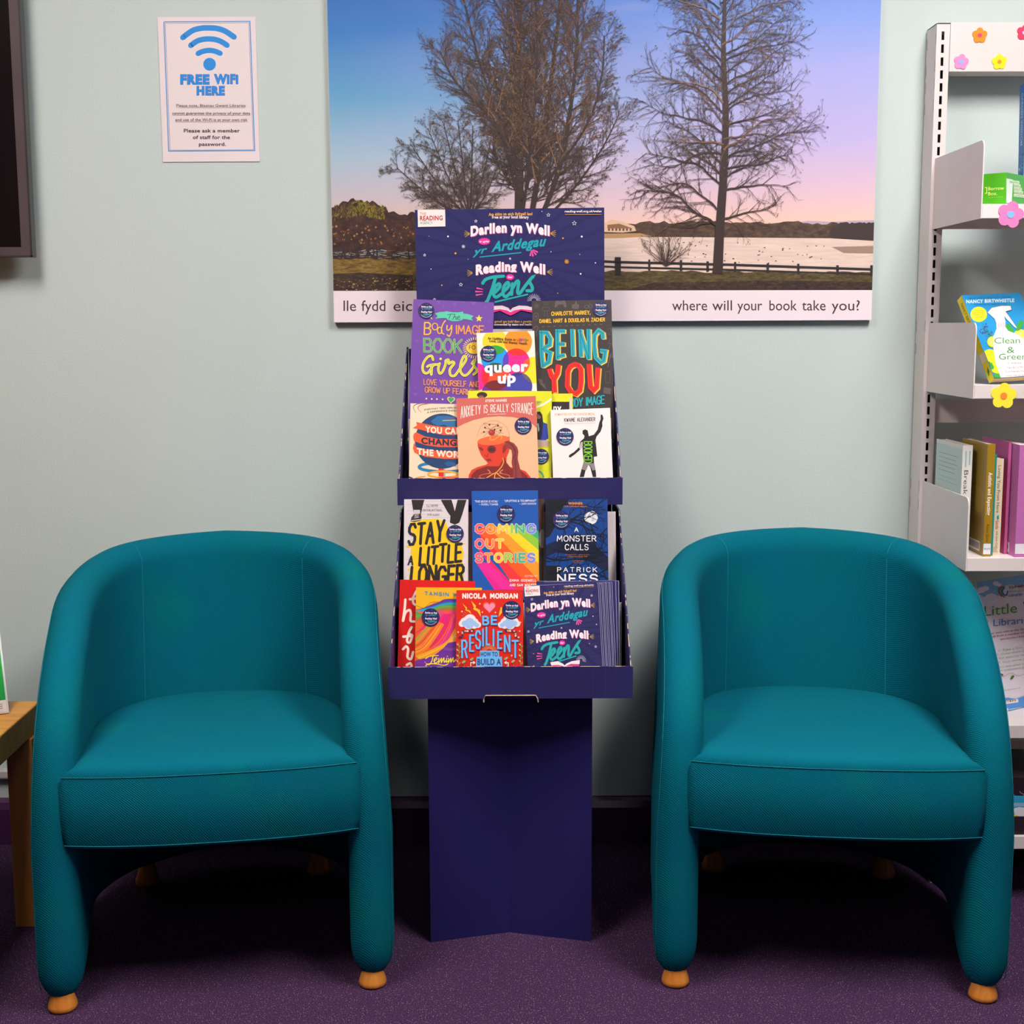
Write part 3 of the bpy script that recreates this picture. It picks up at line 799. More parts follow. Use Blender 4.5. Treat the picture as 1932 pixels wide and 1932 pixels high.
GRASSR = printed('printed_meadow', [(.3, '38302a'), (.5, '544830'), (.65, '6e5f3a'), (.8, '86754c')], 70, (1, 1, 4))
c = Canvas(BL, U, V, N, PW, PH, (610, 0, 1.7725), .00002); c.sub = .002
rg = random.Random(11)
c.poly([(0, 1100), (0, -700), (1950, -700), (1950, 1100)], SKY)
# far hills, wood, lake, buildings
c.poly([(1480, 752), (1560, 748), (1620, 738), (1700, 742), (1760, 738), (1850, 736), (1850, 760), (1480, 762)], 'b8a2b4')
P = [(900, 750)]
for i in range(60): P.append((900+i*16, 748+rg.uniform(-6, 4)-(4 if 10 < i < 45 else 0)))
P += [(1850, 800), (900, 800)]; c.poly(P, FAR)
c.poly([(900, 796), (1000, 792), (1200, 793), (1700, 797), (1850, 803), (1850, 930), (900, 930)], WATER)
c.poly([(900, 782), (1060, 780), (1100, 790), (1000, 796), (900, 798)], 'b08a5e')
c.poly([(925, 775), (935, 748), (965, 734), (1000, 742), (1040, 756), (1046, 772), (1000, 778)], 'd9b493'); c.poly([(950, 752), (990, 748), (1035, 764), (950, 764)], '8a6448')
for i in range(7): c.rect(952+i*12, 764, 959+i*12, 772, '6b5044')
P = [(1694, 790)]
for i in range(20): P.append((1696+i*8, 768-22*math.sin(min(1, i/5)*math.pi/2)+rg.uniform(-4, 4)))
P += [(1850, 806), (1700, 797)]; c.poly(P, '3f3432')
c.poly([(1700, 826), (1850, 822), (1850, 848), (1740, 846)], '9a8074')
for i in range(40): x, y = rg.uniform(1150, 1680), rg.uniform(808, 880); c.ell(x, y, rg.uniform(2, 4), 1.6, '4a3c3c', 6)
# left bank: bushes, reeds, grass
P = [(20, 720)]
for i in range(34):
    x = 20+i*9; e = 700-32*math.exp(-((x-110)/60)**2)-12*math.exp(-((x-180)/30)**2)+(14 if x > 210 else 0); P.append((x, e+rg.uniform(-9, 7)))
P += [(320, 880), (20, 880)]; c.poly(P, BUSH)
c.up()
for i in range(420):
    x = rg.uniform(30, 205); y = 672+abs(x-120)*.22+rg.uniform(0, 46); c.layer += .002
    r = rg.uniform(2, 5); c.raw([(x-r*.5, y), (x, y-r*1.6), (x+r*.6, y), (x, y+r)], [(0, 1, 2, 3)], BUSHG if x > 90 or rg.random() < .3 else '54402c')
for x0, x1, y0, y1 in ((30, 140, 838, 862), (150, 240, 835, 865), (230, 300, 842, 862)):
    for i in range(26):
        x, y = rg.uniform(x0, x1), rg.uniform(y0, y1); c.ribbon([(x, y), (x+rg.uniform(8, 22), y+rg.uniform(-4, 4))], rg.uniform(1, 3), rg.choice(['8d9c98', '6c7a76', '59504e']), newlayer=False, cap=False)
for i in range(60):
    x, y = rg.uniform(30, 300), rg.uniform(755, 820); r = rg.uniform(2, 5); c.layer += .002; c.raw([(x-r, y), (x, y-r), (x+r, y), (x, y+r)], [(0, 1, 2, 3)], rg.choice(['8a5a30', '96703a', '7c4a2c', 'a07a44']))
for x in (60, 75, 110, 120, 140, 150, 170, 180, 290, 284):
    c.ribbon([(x+rg.uniform(-5, 5), 870), (x+rg.uniform(-14, 14), 820), (x+rg.uniform(-32, 32), 775)], 5, '33262a', 4, w1=1.5)
P = [(0, 866)]+[(i*22, 866+rg.uniform(-3, 3)) for i in range(1, 16)]+[(340, 975), (0, 975)]; c.poly(P, GRASS)
c.poly([(0, 918), (120, 912), (340, 922), (340, 975), (0, 975)], DARKG)
c.up()
for i in range(70):
    x, y = rg.uniform(30, 300), rg.uniform(930, 970); r = rg.uniform(1, 2.6); c.raw([(x-r*1.8, y), (x, y-r), (x+r*1.8, y), (x, y+r)], [(0, 1, 2, 3)], rg.choice(['b59a62', 'a08450', '8c6a4c']))
P = [(900, 912)]+[(900+i*22, 908+rg.uniform(-5, 3)+(2 if i > 15 else 0)) for i in range(1, 44)]+[(1900, 975), (300, 975), (300, 912)]; c.poly(P, GRASSR)
c.poly([(1100, 946), (1500, 938), (1900, 944), (1900, 975), (1000, 975)], DARKG)
# fence
c.up()
FC = '2f2a2c'
for dy in (0, 17):
    c.ribbon([(930, 873+dy), (985, 876+dy), (1200, 881+dy), (1370, 885+dy), (1600, 893+dy), (1850, 901+dy)], 7-dy*.1, FC, newlayer=False, cap=False)
for x, y0, y1, w in ((985, 860, 922, 20), (1090, 868, 905, 7), (1196, 870, 906, 8), (1285, 874, 908, 8), (1377, 876, 910, 7), (1486, 881, 914, 8), (1588, 882, 918, 8), (1719, 887, 920, 9), (1833, 887, 924, 9)):
    c.ribbon([(x, y0), (x, y1)], w, FC, newlayer=False, cap=False)
# trees
def shade(y, hi):
    return rg.choice(hi) if y < 470 and rg.random() < .28 else rg.choice(['362a2c', '3d2f2e', '44342f'])
def leafs(x, y, k, cols):
    for i in range(k):
        a, bb = x+rg.uniform(-9, 9), y+rg.uniform(-8, 10); r = rg.uniform(1.1, 2.7); q = rg.uniform(0, 3.1)
        c.layer += .001
        c.raw([(a+r*1.7*math.cos(q), bb+r*1.7*math.sin(q)), (a-r*.6*math.sin(q), bb+r*.6*math.cos(q)), (a-r*1.7*math.cos(q), bb-r*1.7*math.sin(q)), (a+r*.6*math.sin(q), bb-r*.6*math.cos(q))], [(0, 1, 2, 3)], rg.choice(cols))
LC = ['5d5138', '4e4234', '6e6240', '776345']
def twig(x, y, ang, L, w, dep, up, hi, spread, bounds=None):
    n = max(3, int(L/11)); st = L/n; P = [(x, y)]; A = []
    for i in range(n):
        ang += rg.uniform(-.16, .16)+(up-ang)*.05; x += st*math.cos(ang); y -= st*math.sin(ang); P.append((x, y)); A.append(ang)
    c.ribbon(P, w, shade(y, hi), w1=max(.7, w*.25), newlayer=False, cap=False)
    if dep > 0:
        for i in range(1, n+1):
            for rep in range(2 if dep > 1 else 1):
                if rg.random() < (.78 if dep > 1 else .6):
                    sg = rg.choice((-1, 1)); f = (1-.55*i/n)
                    twig(P[i][0], P[i][1], A[i-1]+sg*rg.uniform(.25, .25+spread), L*rg.uniform(.3, .5)*f+6, max(.8, w*.42), dep-1, up, hi, spread)
    if dep == 0 and rg.random() < .5: leafs(x, y, 2, LC)
def stem(pts, w0, w1, hi, kids, up0, lenf, spread, dep=2, t0=.1):
    Q = catmull([(p[0], p[1], 0) for p in pts], 14); n = len(Q)
    c.ribbon([(q.x, q.y) for q in Q], w0, '3a2d2c', w1=w1, newlayer=False, cap=False)
    for k in range(kids):
        f = t0+(1-t0)*(k+rg.random())/kids; i = min(n-2, int(f*n)); p = Q[i]; d = Q[i+1]-Q[i]; a = math.atan2(-d.y, d.x)
        sg = 1 if k % 2 else -1; aa = a+sg*rg.uniform(.35, .35+spread)
        twig(p.x, p.y, aa, lenf(f)*rg.uniform(.7, 1.1), max(1.6, w0*(1-f)*.22+1.6), dep, up0(aa), hi, .55)
HI = ['805a40', '8c6446', '6a4c3c', '5a463e']
ub = lambda a: math.pi/2+(a-math.pi/2)*.5
stem([(655, 760), (655, 500), (650, 250), (657, 0), (650, -330)], 32, 8, HI, 52, ub, lambda f: 215-80*f, .45)
stem([(690, 760), (735, 480), (770, 200), (800, -60), (815, -300)], 20, 5, HI, 38, ub, lambda f: 190-70*f, .45)
stem([(715, 760), (790, 560), (835, 300), (850, 60), (850, -240)], 18, 5, HI, 38, ub, lambda f: 180-60*f, .45)
stem([(735, 740), (830, 640), (930, 500), (990, 380)], 10, 3, HI, 24, ub, lambda f: 130-60*f, .6, t0=.25)
stem([(640, 620), (590, 420), (520, 200), (470, 0)], 12, 4, HI, 32, ub, lambda f: 180-70*f, .5, t0=.15)
stem([(648, 560), (560, 400), (440, 270), (390, 170)], 10, 3, HI, 24, ub, lambda f: 140-60*f, .55, t0=.2)
stem([(740, 620), (880, 420), (930, 260), (940, 120)], 10, 3, HI, 24, ub, lambda f: 120-50*f, .55, t0=.25)
stem([(670, 700), (700, 420), (715, 150), (700, -200)], 9, 3, HI, 26, ub, lambda f: 150-50*f, .5, t0=.2)
for tx, ty, k in ((245, 560, 9), (290, 480, 9), (350, 430, 9), (400, 405, 9), (450, 400, 10), (500, 420, 10), (560, 470, 8), (330, 620, 8), (590, 540, 7)):
    stem([(480+k, 730), ((480+tx)/2+6, (730+ty)/2+20), (tx, ty)], 6, 2, HI, 16, ub, lambda f: 85-30*f, .65, t0=.15, dep=2)
HI2 = ['7a5a40', '8c6a48', '5f4c42']
flat = lambda a: math.pi/2+(a-math.pi/2)*1.15
T2 = [(1318, 915), (1326, 760), (1340, 560), (1345, 380), (1338, 180), (1342, 0), (1340, -330)]
stem(T2, 34, 6, HI2, 2, flat, lambda f: 60, .5)
def wild(x, y, ang, L, w, dep, tgt):
    n = max(4, int(L/13)); st = L/n; P = [(x, y)]; A = []
    for i in range(n):
        ang += rg.uniform(-.24, .24)+(tgt-ang)*.10; x += st*math.cos(ang); y -= st*math.sin(ang); P.append((x, y)); A.append(ang)
    c.ribbon(P, w, shade(y, HI2), w1=max(.7, w*.22), newlayer=False, cap=False)
    if dep > 0:
        for i in range(1, n+1):
            if rg.random() < (.9 if dep > 1 else .62):
                aa = A[i-1]+rg.choice((-1, 1))*rg.uniform(.3, 1.1); wild(P[i][0], P[i][1], aa, L*rg.uniform(.22, .5)*(1-.4*i/n)+8, max(.8, w*.4), dep-1, aa+rg.uniform(-.5, .3))
    if dep == 0 and rg.random() < .45: leafs(x, y, 2, LC)
for k in range(50):
    f = .16+.84*k/50; y = 790-f*1040; x = 1330+8*math.sin(f*5); sg = 1 if k % 2 else -1
    base = .95-f*.35+rg.uniform(-.3, .25); L = (285 if f < .5 else 285-150*(f-.5))*rg.uniform(.6, 1.08)
    a = math.pi/2-sg*base; wild(x, y, a, L, 6.5-3*f, 2, math.pi/2-sg*(1.45 if f < .35 else 1.1))
wild(1312, 752, math.pi-.75, 300, 8, 2, math.pi+.05); wild(1330, 735, .6, 190, 6, 2, .1); wild(1315, 700, math.pi-.9, 250, 6, 2, math.pi-.1); wild(1335, 640, .7, 230, 6, 2, -.05)
for k in range(13): twig(1145, 890, R(35+k*9), 105, 3, 1, R(35+k*9), ['8f7560', 'a08a70'], .5)
c.poly([(-20, 973), (1950, 970), (1950, 1200), (-20, 1200)], 'e8d9e0')
INKB = '463638'
c.text('lle', 68, 110, 1040, 37, INKB, .003); c.text('fydd', 128, 208, 1040, 37, INKB, .003); c.text('eich', 235, 325, 1040, 37, INKB, .003)
for s_, x0, x1 in (('where', 1166, 1283), ('will', 1300, 1366), ('your', 1384, 1467), ('book', 1491, 1583), ('take', 1600, 1679), ('you?', 1699, 1793)):
    c.text(s_, x0, x1, 1038, 36, INKB, .003)
c.into(b)
tag(b.build('landscape_picture'), 'wide landscape picture of two bare trees by a lake hanging on the wall', 'picture')

# ------------------------------------------------------------------ laminated notice
O, U, V, N, w = wall_frame((297, 32.5), (482, 31.5), WY-.002, .304)
b = MB(); b.fbox(O, U, -N, V, w, .0014, .304, ink('e2d6d8', .22, .5))
c = Canvas(O, U, V, N, w, .304, (280, 0, 6.0375), .00003)
W_ = ink('e6d9da', .22, .5)
def band(x0, y0, x1, y1, dx, col, wd):
    P = [(x0, y0), (x1, y0-6), (x1+dx, y1), (x0+dx, y1+6), (x0, y0)]; c.ribbon(P, wd, col, cap=False)
band(176, 250, 1156, 1716, 55, '4a92d4', 12); band(192, 266, 1142, 1706, 55, '5c5a8c', 4)
BLU = '1b86d6'
for r0, hw_, cy in ((400, 36, 715), (300, 34, 780), (200, 33, 822)): pass
c.ribbon([(392, 428), (500, 350), (600, 322), (690, 318), (790, 326), (880, 358), (976, 422)], 64, BLU, 6)
c.ribbon([(482, 518), (560, 466), (640, 446), (700, 444), (760, 450), (830, 474), (896, 516)], 62, BLU, 6)
c.ribbon([(566, 610), (620, 586), (690, 574), (760, 584), (818, 608)], 60, BLU, 6)
c.ell(697, 732, 72, 73, BLU, 36)
c.text('FREE', 362, 698, 955, 106, '2184d8', .05, outline='1b4f96', ow=.02); c.text('WiFi', 745, 1026, 950, 104, '2184d8', .05, outline='1b4f96', ow=.02)
c.text('HERE', 548, 872, 1080, 98, '2184d8', .05, outline='1b4f96', ow=.02)
for s_, x0, x1, y in (('Please note, Blaenau Gwent Libraries', 318, 1106, 1218), ('cannot guarantee the privacy of your data', 272, 1160, 1305), ('and use of the Wi-Fi is at your own risk', 308, 1130, 1380)):
    c.text(s_, x0, x1, y, 33, '54464e', .012); c.rect(x0, y+7, x1, y+10, '8a4a52')
c.text('Please ask a member', 404, 1042, 1508, 42, '3f3238', .02); c.text('of staff for the', 508, 930, 1584, 42, '3f3238', .02); c.text('password.', 576, 884, 1662, 42, '3f3238', .02)
c.into(b)
tag(b.build('wifi_sign'), 'laminated white notice reading free wifi here on the wall beside the television', 'sign')

# ------------------------------------------------------------------ television
TC = atY(61, 484, 2.965); x1, z0 = TC.x, TC.z
t = thing('television', 'black flat television with a brown grey bezel hanging on the wall at the left edge', 'television', (x1-.5, 2.97, z0))
b = MB(); b.box(x1-1.1, x1-.012, 2.967, 3.0, z0+.006, z0+.64, M['tv_side']); b.build('back_shell', t, bevel=.006)
b = MB()
def rim(a, d, z, e, y0, y1, m):
    pass
bw = .020
for (xa, xb, za, zb) in ((x1-bw-.002, x1-.002, z0+.002, z0+.64), (x1-1.1, x1-bw-.002, z0+.002, z0+bw), (x1-1.1, x1-bw-.002, z0+.64-bw, z0+.64), (x1-1.1-bw, x1-1.1, z0+.002, z0+.64)):
    b.box(xa, xb, 2.962, 2.968, za, zb, M['tv_bezel'])
b.build('bezel', t)
b = MB(); b.box(x1-.002, x1+.002, 2.961, 2.985, z0-.001, z0+.642, M['tv_side']); b.box(x1-1.1, x1+.002, 2.961, 2.985, z0-.001, z0+.002, M['tv_side']); b.build('outer_rim', t)
b = MB(); b.box(x1-1.1, x1-bw-.002, 2.9635, 2.966, z0+bw, z0+.64-bw, M['tv_dark']); b.build('screen', t)
b = MB(); b.box(x1-.75, x1-.45, 3.0, WY, z0+.2, z0+.4, M['tv_side']); b.build('mounting_plate', t)

# leaflet holder on the table
yaw = R(30); U = Vector((math.cos(yaw), math.sin(yaw), 0)); ln = R(20)
back = Vector((-math.sin(yaw), math.cos(yaw), 0)); V = (Vector((0, 0, 1))*math.cos(ln)+back*math.sin(ln)).normalized(); N = U.cross(V)
BR_ = atY(17, 1339, 2.56); O = Vector((BR_.x, 2.56, .4488))-U*.211
t = thing('leaflet_holder', 'clear acrylic holder with a green and white leaflet standing on the oak table', 'leaflet holder', O)
b = MB(); b.fbox(O, U, -N, V, .211, .002, .212, ink('d8dede', .1, .6)); b.fbox(O-N*.0025, U, back, Vector((0, 0, 1)), .211, .06, .002, ink('d8dede', .1, .6)); b.build('holder', t)
b = MB(); b.fbox(O+U*.003+V*.003+N*.0008, U, -N, V, .204, .0006, .205, ink('e9dede')); b.fbox(O+U*.003+V*.026+N*.0012, U, -N, V, .204, .0006, .182, ink('0f9a3c'))
for k in range(3): b.fbox(O+U*.18+V*(.018-.004*k)+N*.0014, U, -N, V, .02, .0003, .0012, ink('9a7f8c'))
b.build('leaflet', t)
# ------------------------------------------------------------------ books and leaflets in the display stand
Z2, Z3 = (750, 550, 4.2933), (720, 910, 3.943)
Y1, Y2, Y3, Y4 = (760, 560, 9.2), (760, 740, 7.156), (990, 560, 8.784), (745, 1085, 7.576)
class Book:
    """a paperback whose front face leans on the plane through (Yr, zr); tl/tr are its top corners in the photo"""
    def __init__(s, name, label, tl, tr, Yr, zr, bottom, cover, spine=None, thick=.012, lean=12, pages='page', cat='book', group='paperbacks in the display stand', height=None, O=None, U=None, V=None):
        ln = R(lean)
        if U is None:
            V0 = Vector((0, math.sin(ln), math.cos(ln))); N = Vector((0, -math.cos(ln), math.sin(ln)))
            P0 = Vector((0, Yr, zr)); A = on_plane(*tl, P0, N); B = on_plane(*tr, P0, N)
            U = (B-A).normalized(); V = N.cross(U)
            if V.z < 0: V = -V
            h = height or (min(A.z, B.z)-bottom)/V.z
            O = A-V*h; w = (B-A).length
        else:
            w, h = tl, tr; N = U.cross(V)
        s.O, s.U, s.V, s.N, s.w, s.h, s.th = O, U, V, N, w, h, thick
        s.t = thing(name, label, cat, O+U*w/2, group); s.cover, s.spine = cover, spine or cover; s.pages = pages
        s.b = MB(); cv = ink(cover, .35, .4) if isinstance(cover, str) else cover
        sp = ink(s.spine, .35, .4) if isinstance(s.spine, str) else s.spine
        e = .0006
        s.b.fbox(O, U, -N, V, w, e, h, cv)
        s.b.fbox(O-N*e, U, -N, V, e*1.5, thick-2*e, h, sp)
        s.b.fbox(O-N*(thick-e), U, -N, V, w, e, h, cv)
    def canvas(s, zoom, dz=.00004): s.c = Canvas(s.O, s.U, s.V, s.N, s.w, s.h, zoom, dz); return s.c
    def done(s, sticker=None):
        s.c.into(s.b) if hasattr(s, 'c') else None
        s.b.build('cover', s.t)
        p = MB(); p.fbox(s.O+s.U*.001+s.V*.001-s.N*.0007, s.U, -s.N, s.V, s.w-.0022, s.th-.0014, s.h-.002, M[s.pages]); p.build('page_block', s.t)
        if sticker: badge(s, *sticker)
        return s.t
def badge(bk, zoom, cx, cy, r, tilt=0):
    """round navy scheme sticker"""
    c = Canvas(bk.O+bk.N*.0017, bk.U, bk.V, bk.N, bk.w, bk.h, zoom, .00003)
    c.ell(cx, cy, r, r, '262357', 36)
    k = r/65.0
    def tx(s_, a, b_, y, cap, col, bold=.04, sh=0, y1=0): c.text(s_, cx+a*k, cx+b_*k, cy+y*k, cap*k, col, bold, shear=sh, y1=cy+(y+y1)*k)
    tx('Darllen yn Well', -40, 46, -28, 12, 'e6d8e4', .05, y1=3)
    tx('yr Arddegau', -36, 42, -8, 13, '2b93a6', .03, .25, -6)
    tx('Reading Well', -40, 44, 14, 12, 'e6d8e4', .05, y1=2)
    tx('Teens', -28, 30, 40, 19, '2b9fa6', .04, .3, -6)
    c.ell(cx-34*k, cy-18*k, 4*k, 3*k, 'e0368f', 8); c.ell(cx-2*k, cy+19*k, 4*k, 3*k, 'e0368f', 8)
    c.ring(cx, cy, 52*k, 52*k, 2.6*k, 'd8d0e0', 35, 140, 14)
    for a, b_ in ((-40, -38), (40, 30), (10, -52), (52, 8), (-52, 12)): c.ell(cx+a*k, cy+b_*k, 1.6*k, 1.6*k, 'd8a0c0', 6)
    b = MB(); c.into(b)
    # thin backing disc so the sticker has thickness
    P = [bk.O+bk.N*.0016+bk.U*u+bk.V*v for u, v in [c.T(cx+r*math.cos(i*math.pi/14), cy-r*math.sin(i*math.pi/14)) for i in range(28)]]
    n = len(P); b.add(P+[p-bk.N*.00015 for p in P], [tuple(range(n))]+[(i, n+i, n+(i+1) % n, (i+1) % n) for i in range(n)], ink('262357'))
    b.build('sticker', bk.t)['label'] = 'round navy sticker with small pink and teal lettering'

G = None
# ===== upper tier, rear: purple book
bk = Book('paperback_book', 'large purple paperback with green and yellow hand lettering, upper tier of the stand, left', (780, 564.5), (932, 570.5), 2.817, 1.0, .958, '6d449c', 'c04e8c', .017)
c = bk.canvas(Y1)
PUR2 = '7d55a8'
for x, y, r in ((620, 90, 50), (905, 130, 45), (1050, 95, 30), (700, 160, 25), (1440, 190, 30), (245, 760, 45), (240, 290, 20), (250, 450, 22), (1500, 430, 30), (1420, 540, 30), (210, 1580, 26)): c.star(x, y, r, PUR2, .35, 5)
c.heart(220, 1690, 38, PUR2); c.heart(1230, 90, 60, PUR2); c.heart(300, 150, 30, PUR2)
c.poly([(560, 290), (640, 265), (740, 260), (745, 250), (850, 268), (950, 272), (1050, 258), (1045, 290), (1130, 300), (1230, 335), (1190, 370), (1220, 415), (1110, 390), (1040, 385), (1030, 405), (940, 425), (860, 425), (780, 400), (755, 370), (650, 372), (565, 382), (605, 335)], '57bf9e')
c.up()
for st in ([(775, 315), (850, 300), (905, 310)], [(830, 305), (815, 345), (800, 388)], [(905, 300), (890, 345), (860, 398)], [(868, 385), (895, 350), (925, 345), (915, 385), (935, 395)], [(935, 375), (985, 355), (975, 335), (945, 365), (955, 395), (1000, 385)]):
    c.ribbon(st, 9, '2b2b34', 5, newlayer=False)
c.star(1322, 378, 66, 'e8cf42'); c.star(1322, 378, 56, 'ecd23c'); c.poly([(475, 365), (500, 358), (512, 395)], 'ecd9b4')
YL = 'e8b23a'
c.stext('B', 372, 480, 655, 205, 24, YL, shear=.04); c.ring(558, 518, 48, 58, 16, YL); c.ring(640, 585, 38, 55, 18, YL); c.ribbon([(740, 415), (700, 470), (672, 560), (680, 625), (715, 650)], 20, YL, 4)
c.ribbon([(770, 500), (765, 560), (790, 585), (830, 545), (850, 500), (845, 600), (810, 685), (770, 660)], 20, YL, 4)
c.stext('IMAGE', 925, 1400, 640, 140, 21, 'e8964a', y1=650, gap=.28)
for dx, wv, col in ((0, 36, 'd9cf6a'), (0, 26, '3f9f6c')):
    c.stext('BOOK', 372, 1020, 955, 225, wv, col, y1=975, gap=.3)
c.rays(1245, 890, 150, 205, 13, 'e9d69a', 30, skew=.9); c.ell(1245, 890, 145, 105, 'e9c339', 32); c.text('FO', 1150, 1265, 915, 75, '4a3a2a', 0)
for wv, col in ((42, 'e0dc5a'), (12, 'b0b43a')):
    c.up()
    for st in ([(525, 1095), (500, 1030), (430, 1050), (360, 1150), (345, 1260), (385, 1325), (450, 1310), (520, 1200), (540, 1190)], [(425, 1215), (470, 1190), (540, 1180), (630, 1175)], [(500, 1190), (500, 1280), (495, 1350)],
               [(640, 1160), (615, 1250), (640, 1330), (690, 1300), (740, 1180), (745, 1110)], [(745, 1110), (790, 1095), (800, 1160), (860, 1130), (890, 1160), (820, 1260), (830, 1360), (900, 1370), (970, 1280)],
               [(970, 1280), (1080, 1130), (1100, 1060), (1060, 1035), (1010, 1150), (1000, 1290), (1060, 1365), (1130, 1340), (1230, 1220)], [(1200, 1160), (1250, 1100), (1230, 1190), (1290, 1280), (1230, 1350)]):
        c.ribbon(st, wv, col, 6, newlayer=False)
c.ell(657, 1080, 22, 22, 'e0dc5a', 14)
c.stext('LOVE YOURSELF AND', 365, 1330, 1525, 92, 13, 'e8964a', y1=1570, gap=.3)
c.stext('GROW UP FEARLESS', 388, 1330, 1660, 92, 13, 'e8964a', y1=1710, gap=.3)
for x, y in ((410, 1770), (503, 1775), (593, 1778), (692, 1782)): c.ell(x, y, 14, 14, 'ecdcb0', 10)
c.heart(838, 1790, 68, 'd9cf6a', 4); c.heart(838, 1788, 52, '3f9f6c', 4)
bk.done((Y1, 407, 242, 140))

# ===== upper tier, rear: dark book
bk = Book('paperback_book', 'large black paperback with big teal and red block lettering, upper tier of the stand, right', (1003.5, 568), (1153.5, 565.5), 2.817, 1.0, .958, '38302f', '2e2727', .015)
c = bk.canvas(Y3); GR = '5c5150'
c.rays(195, 150, 8, 50, 8, GR, 8); c.ring(185, 325, 40, 60, 10, GR); c.ell(185, 325, 16, 22, GR, 6)
c.poly([(495, 175), (500, 110), (520, 60), (600, 75), (665, 55), (685, 110), (690, 175), (665, 175), (630, 125), (560, 130), (520, 175)], GR)
c.poly([(780, 130), (830, 120), (845, 75), (865, 80), (862, 120), (900, 125), (895, 195), (850, 205), (780, 190)], GR)
c.ring(1025, 165, 32, 26, 10, GR); c.ring(1095, 160, 30, 26, 10, GR); c.ribbon([(1050, 150), (1085, 95)], 8, GR)
for a in ((320, 85, 375, 130), (295, 178, 405, 232)): c.ribbon([(a[0], a[1]), (a[2], a[1]), (a[2], a[3]), (a[0], a[3]), (a[0], a[1])], 6, GR)
c.ribbon([(330, 240), (325, 335)], 6, GR); c.ribbon([(375, 240), (380, 335)], 6, GR); c.ribbon([(150, 520), (190, 485), (220, 520), (190, 575), (190, 600)], 14, GR, 4); c.ell(192, 640, 9, 9, GR, 8)
c.poly([(205, 880), (222, 960), (205, 960), (210, 1140), (200, 1140), (190, 960), (185, 960)], GR); c.poly([(1435, 925), (1445, 1010), (1420, 1000), (1385, 1165), (1370, 1160), (1405, 1000), (1390, 990)], GR)
c.ribbon([(1340, 1240), (1410, 1235), (1415, 1330), (1405, 1425), (1345, 1425), (1335, 1330), (1340, 1240)], 8, GR); c.poly([(215, 1355), (290, 1370), (300, 1440), (330, 1450), (355, 1545), (280, 1470), (255, 1460)], GR)
c.poly([(1310, 1500), (1430, 1520), (1420, 1620), (1300, 1600)], GR); c.ribbon([(1420, 700), (1385, 780), (1430, 770), (1390, 860)], 8, GR); c.ribbon([(1375, 540), (1430, 520), (1420, 600), (1380, 620), (1430, 640)], 7, GR)
c.stext('CHARLOTTE MARKEY,', 445, 1085, 312, 58, 11, 'e9b532', y1=290, gap=.35); c.stext('DANIEL HART & DOUGLAS N. ZACHER', 248, 1325, 433, 56, 11, 'e9b532', y1=405, gap=.35)
c.up()
for i in range(11): c.ribbon([(285+i*96, 499-i*4), (322+i*96, 497-i*4)], 5, '8a7c7c', newlayer=False, cap=False)
def blocks(sts, w, col, sh, inner, iw, k=(22, 10)):
    c.up()
    for s_ in sts: c.ribbon([(x+k[0], y+k[1]) for x, y in s_], w, sh, newlayer=False, cap=False)
    c.up()
    for s_ in sts: c.ribbon(s_, w, col, newlayer=False, cap=False)
    c.up()
    for s_ in sts: c.ribbon(s_, iw, inner, newlayer=False, cap=False)
blocks([[(278, 560), (278, 900), (302, 1175)], [(240, 598), (365, 598), (425, 700), (415, 800), (285, 870)], [(290, 868), (425, 930), (400, 1085), (290, 1150)],
        [(540, 540), (545, 1045)], [(505, 575), (670, 572)], [(545, 785), (665, 785)], [(530, 1000), (665, 965)],
        [(785, 535), (800, 985)], [(922, 540), (935, 1000)], [(905, 545), (1060, 1035)], [(1058, 535), (1062, 1040)],
        [(1300, 700), (1290, 610), (1220, 560), (1155, 640), (1150, 800), (1175, 1010), (1255, 1090), (1310, 1060), (1335, 905), (1245, 895)]], 70, '1d9fae', 'e9bb46', '23454e', 8)
blocks([[(405, 1195), (440, 1310), (485, 1370)], [(560, 1125), (540, 1270), (485, 1370), (495, 1590)], [(825, 1120), (755, 1160), (712, 1240), (705, 1480), (765, 1580), (850, 1610), (915, 1550), (935, 1400), (930, 1200), (880, 1135), (810, 1120)],
        [(1065, 1115), (1075, 1300), (1090, 1500), (1140, 1550), (1190, 1500), (1215, 1175)]], 84, 'e3221c', 'e9bb46', '7a1512', 6, (20, 14))
c.stext('BODY IMAGE', 690, 1315, 1840, 130, 20, '22a0ae', y1=1770, gap=.3)
bk.done((Y3, 1258, 200, 132))

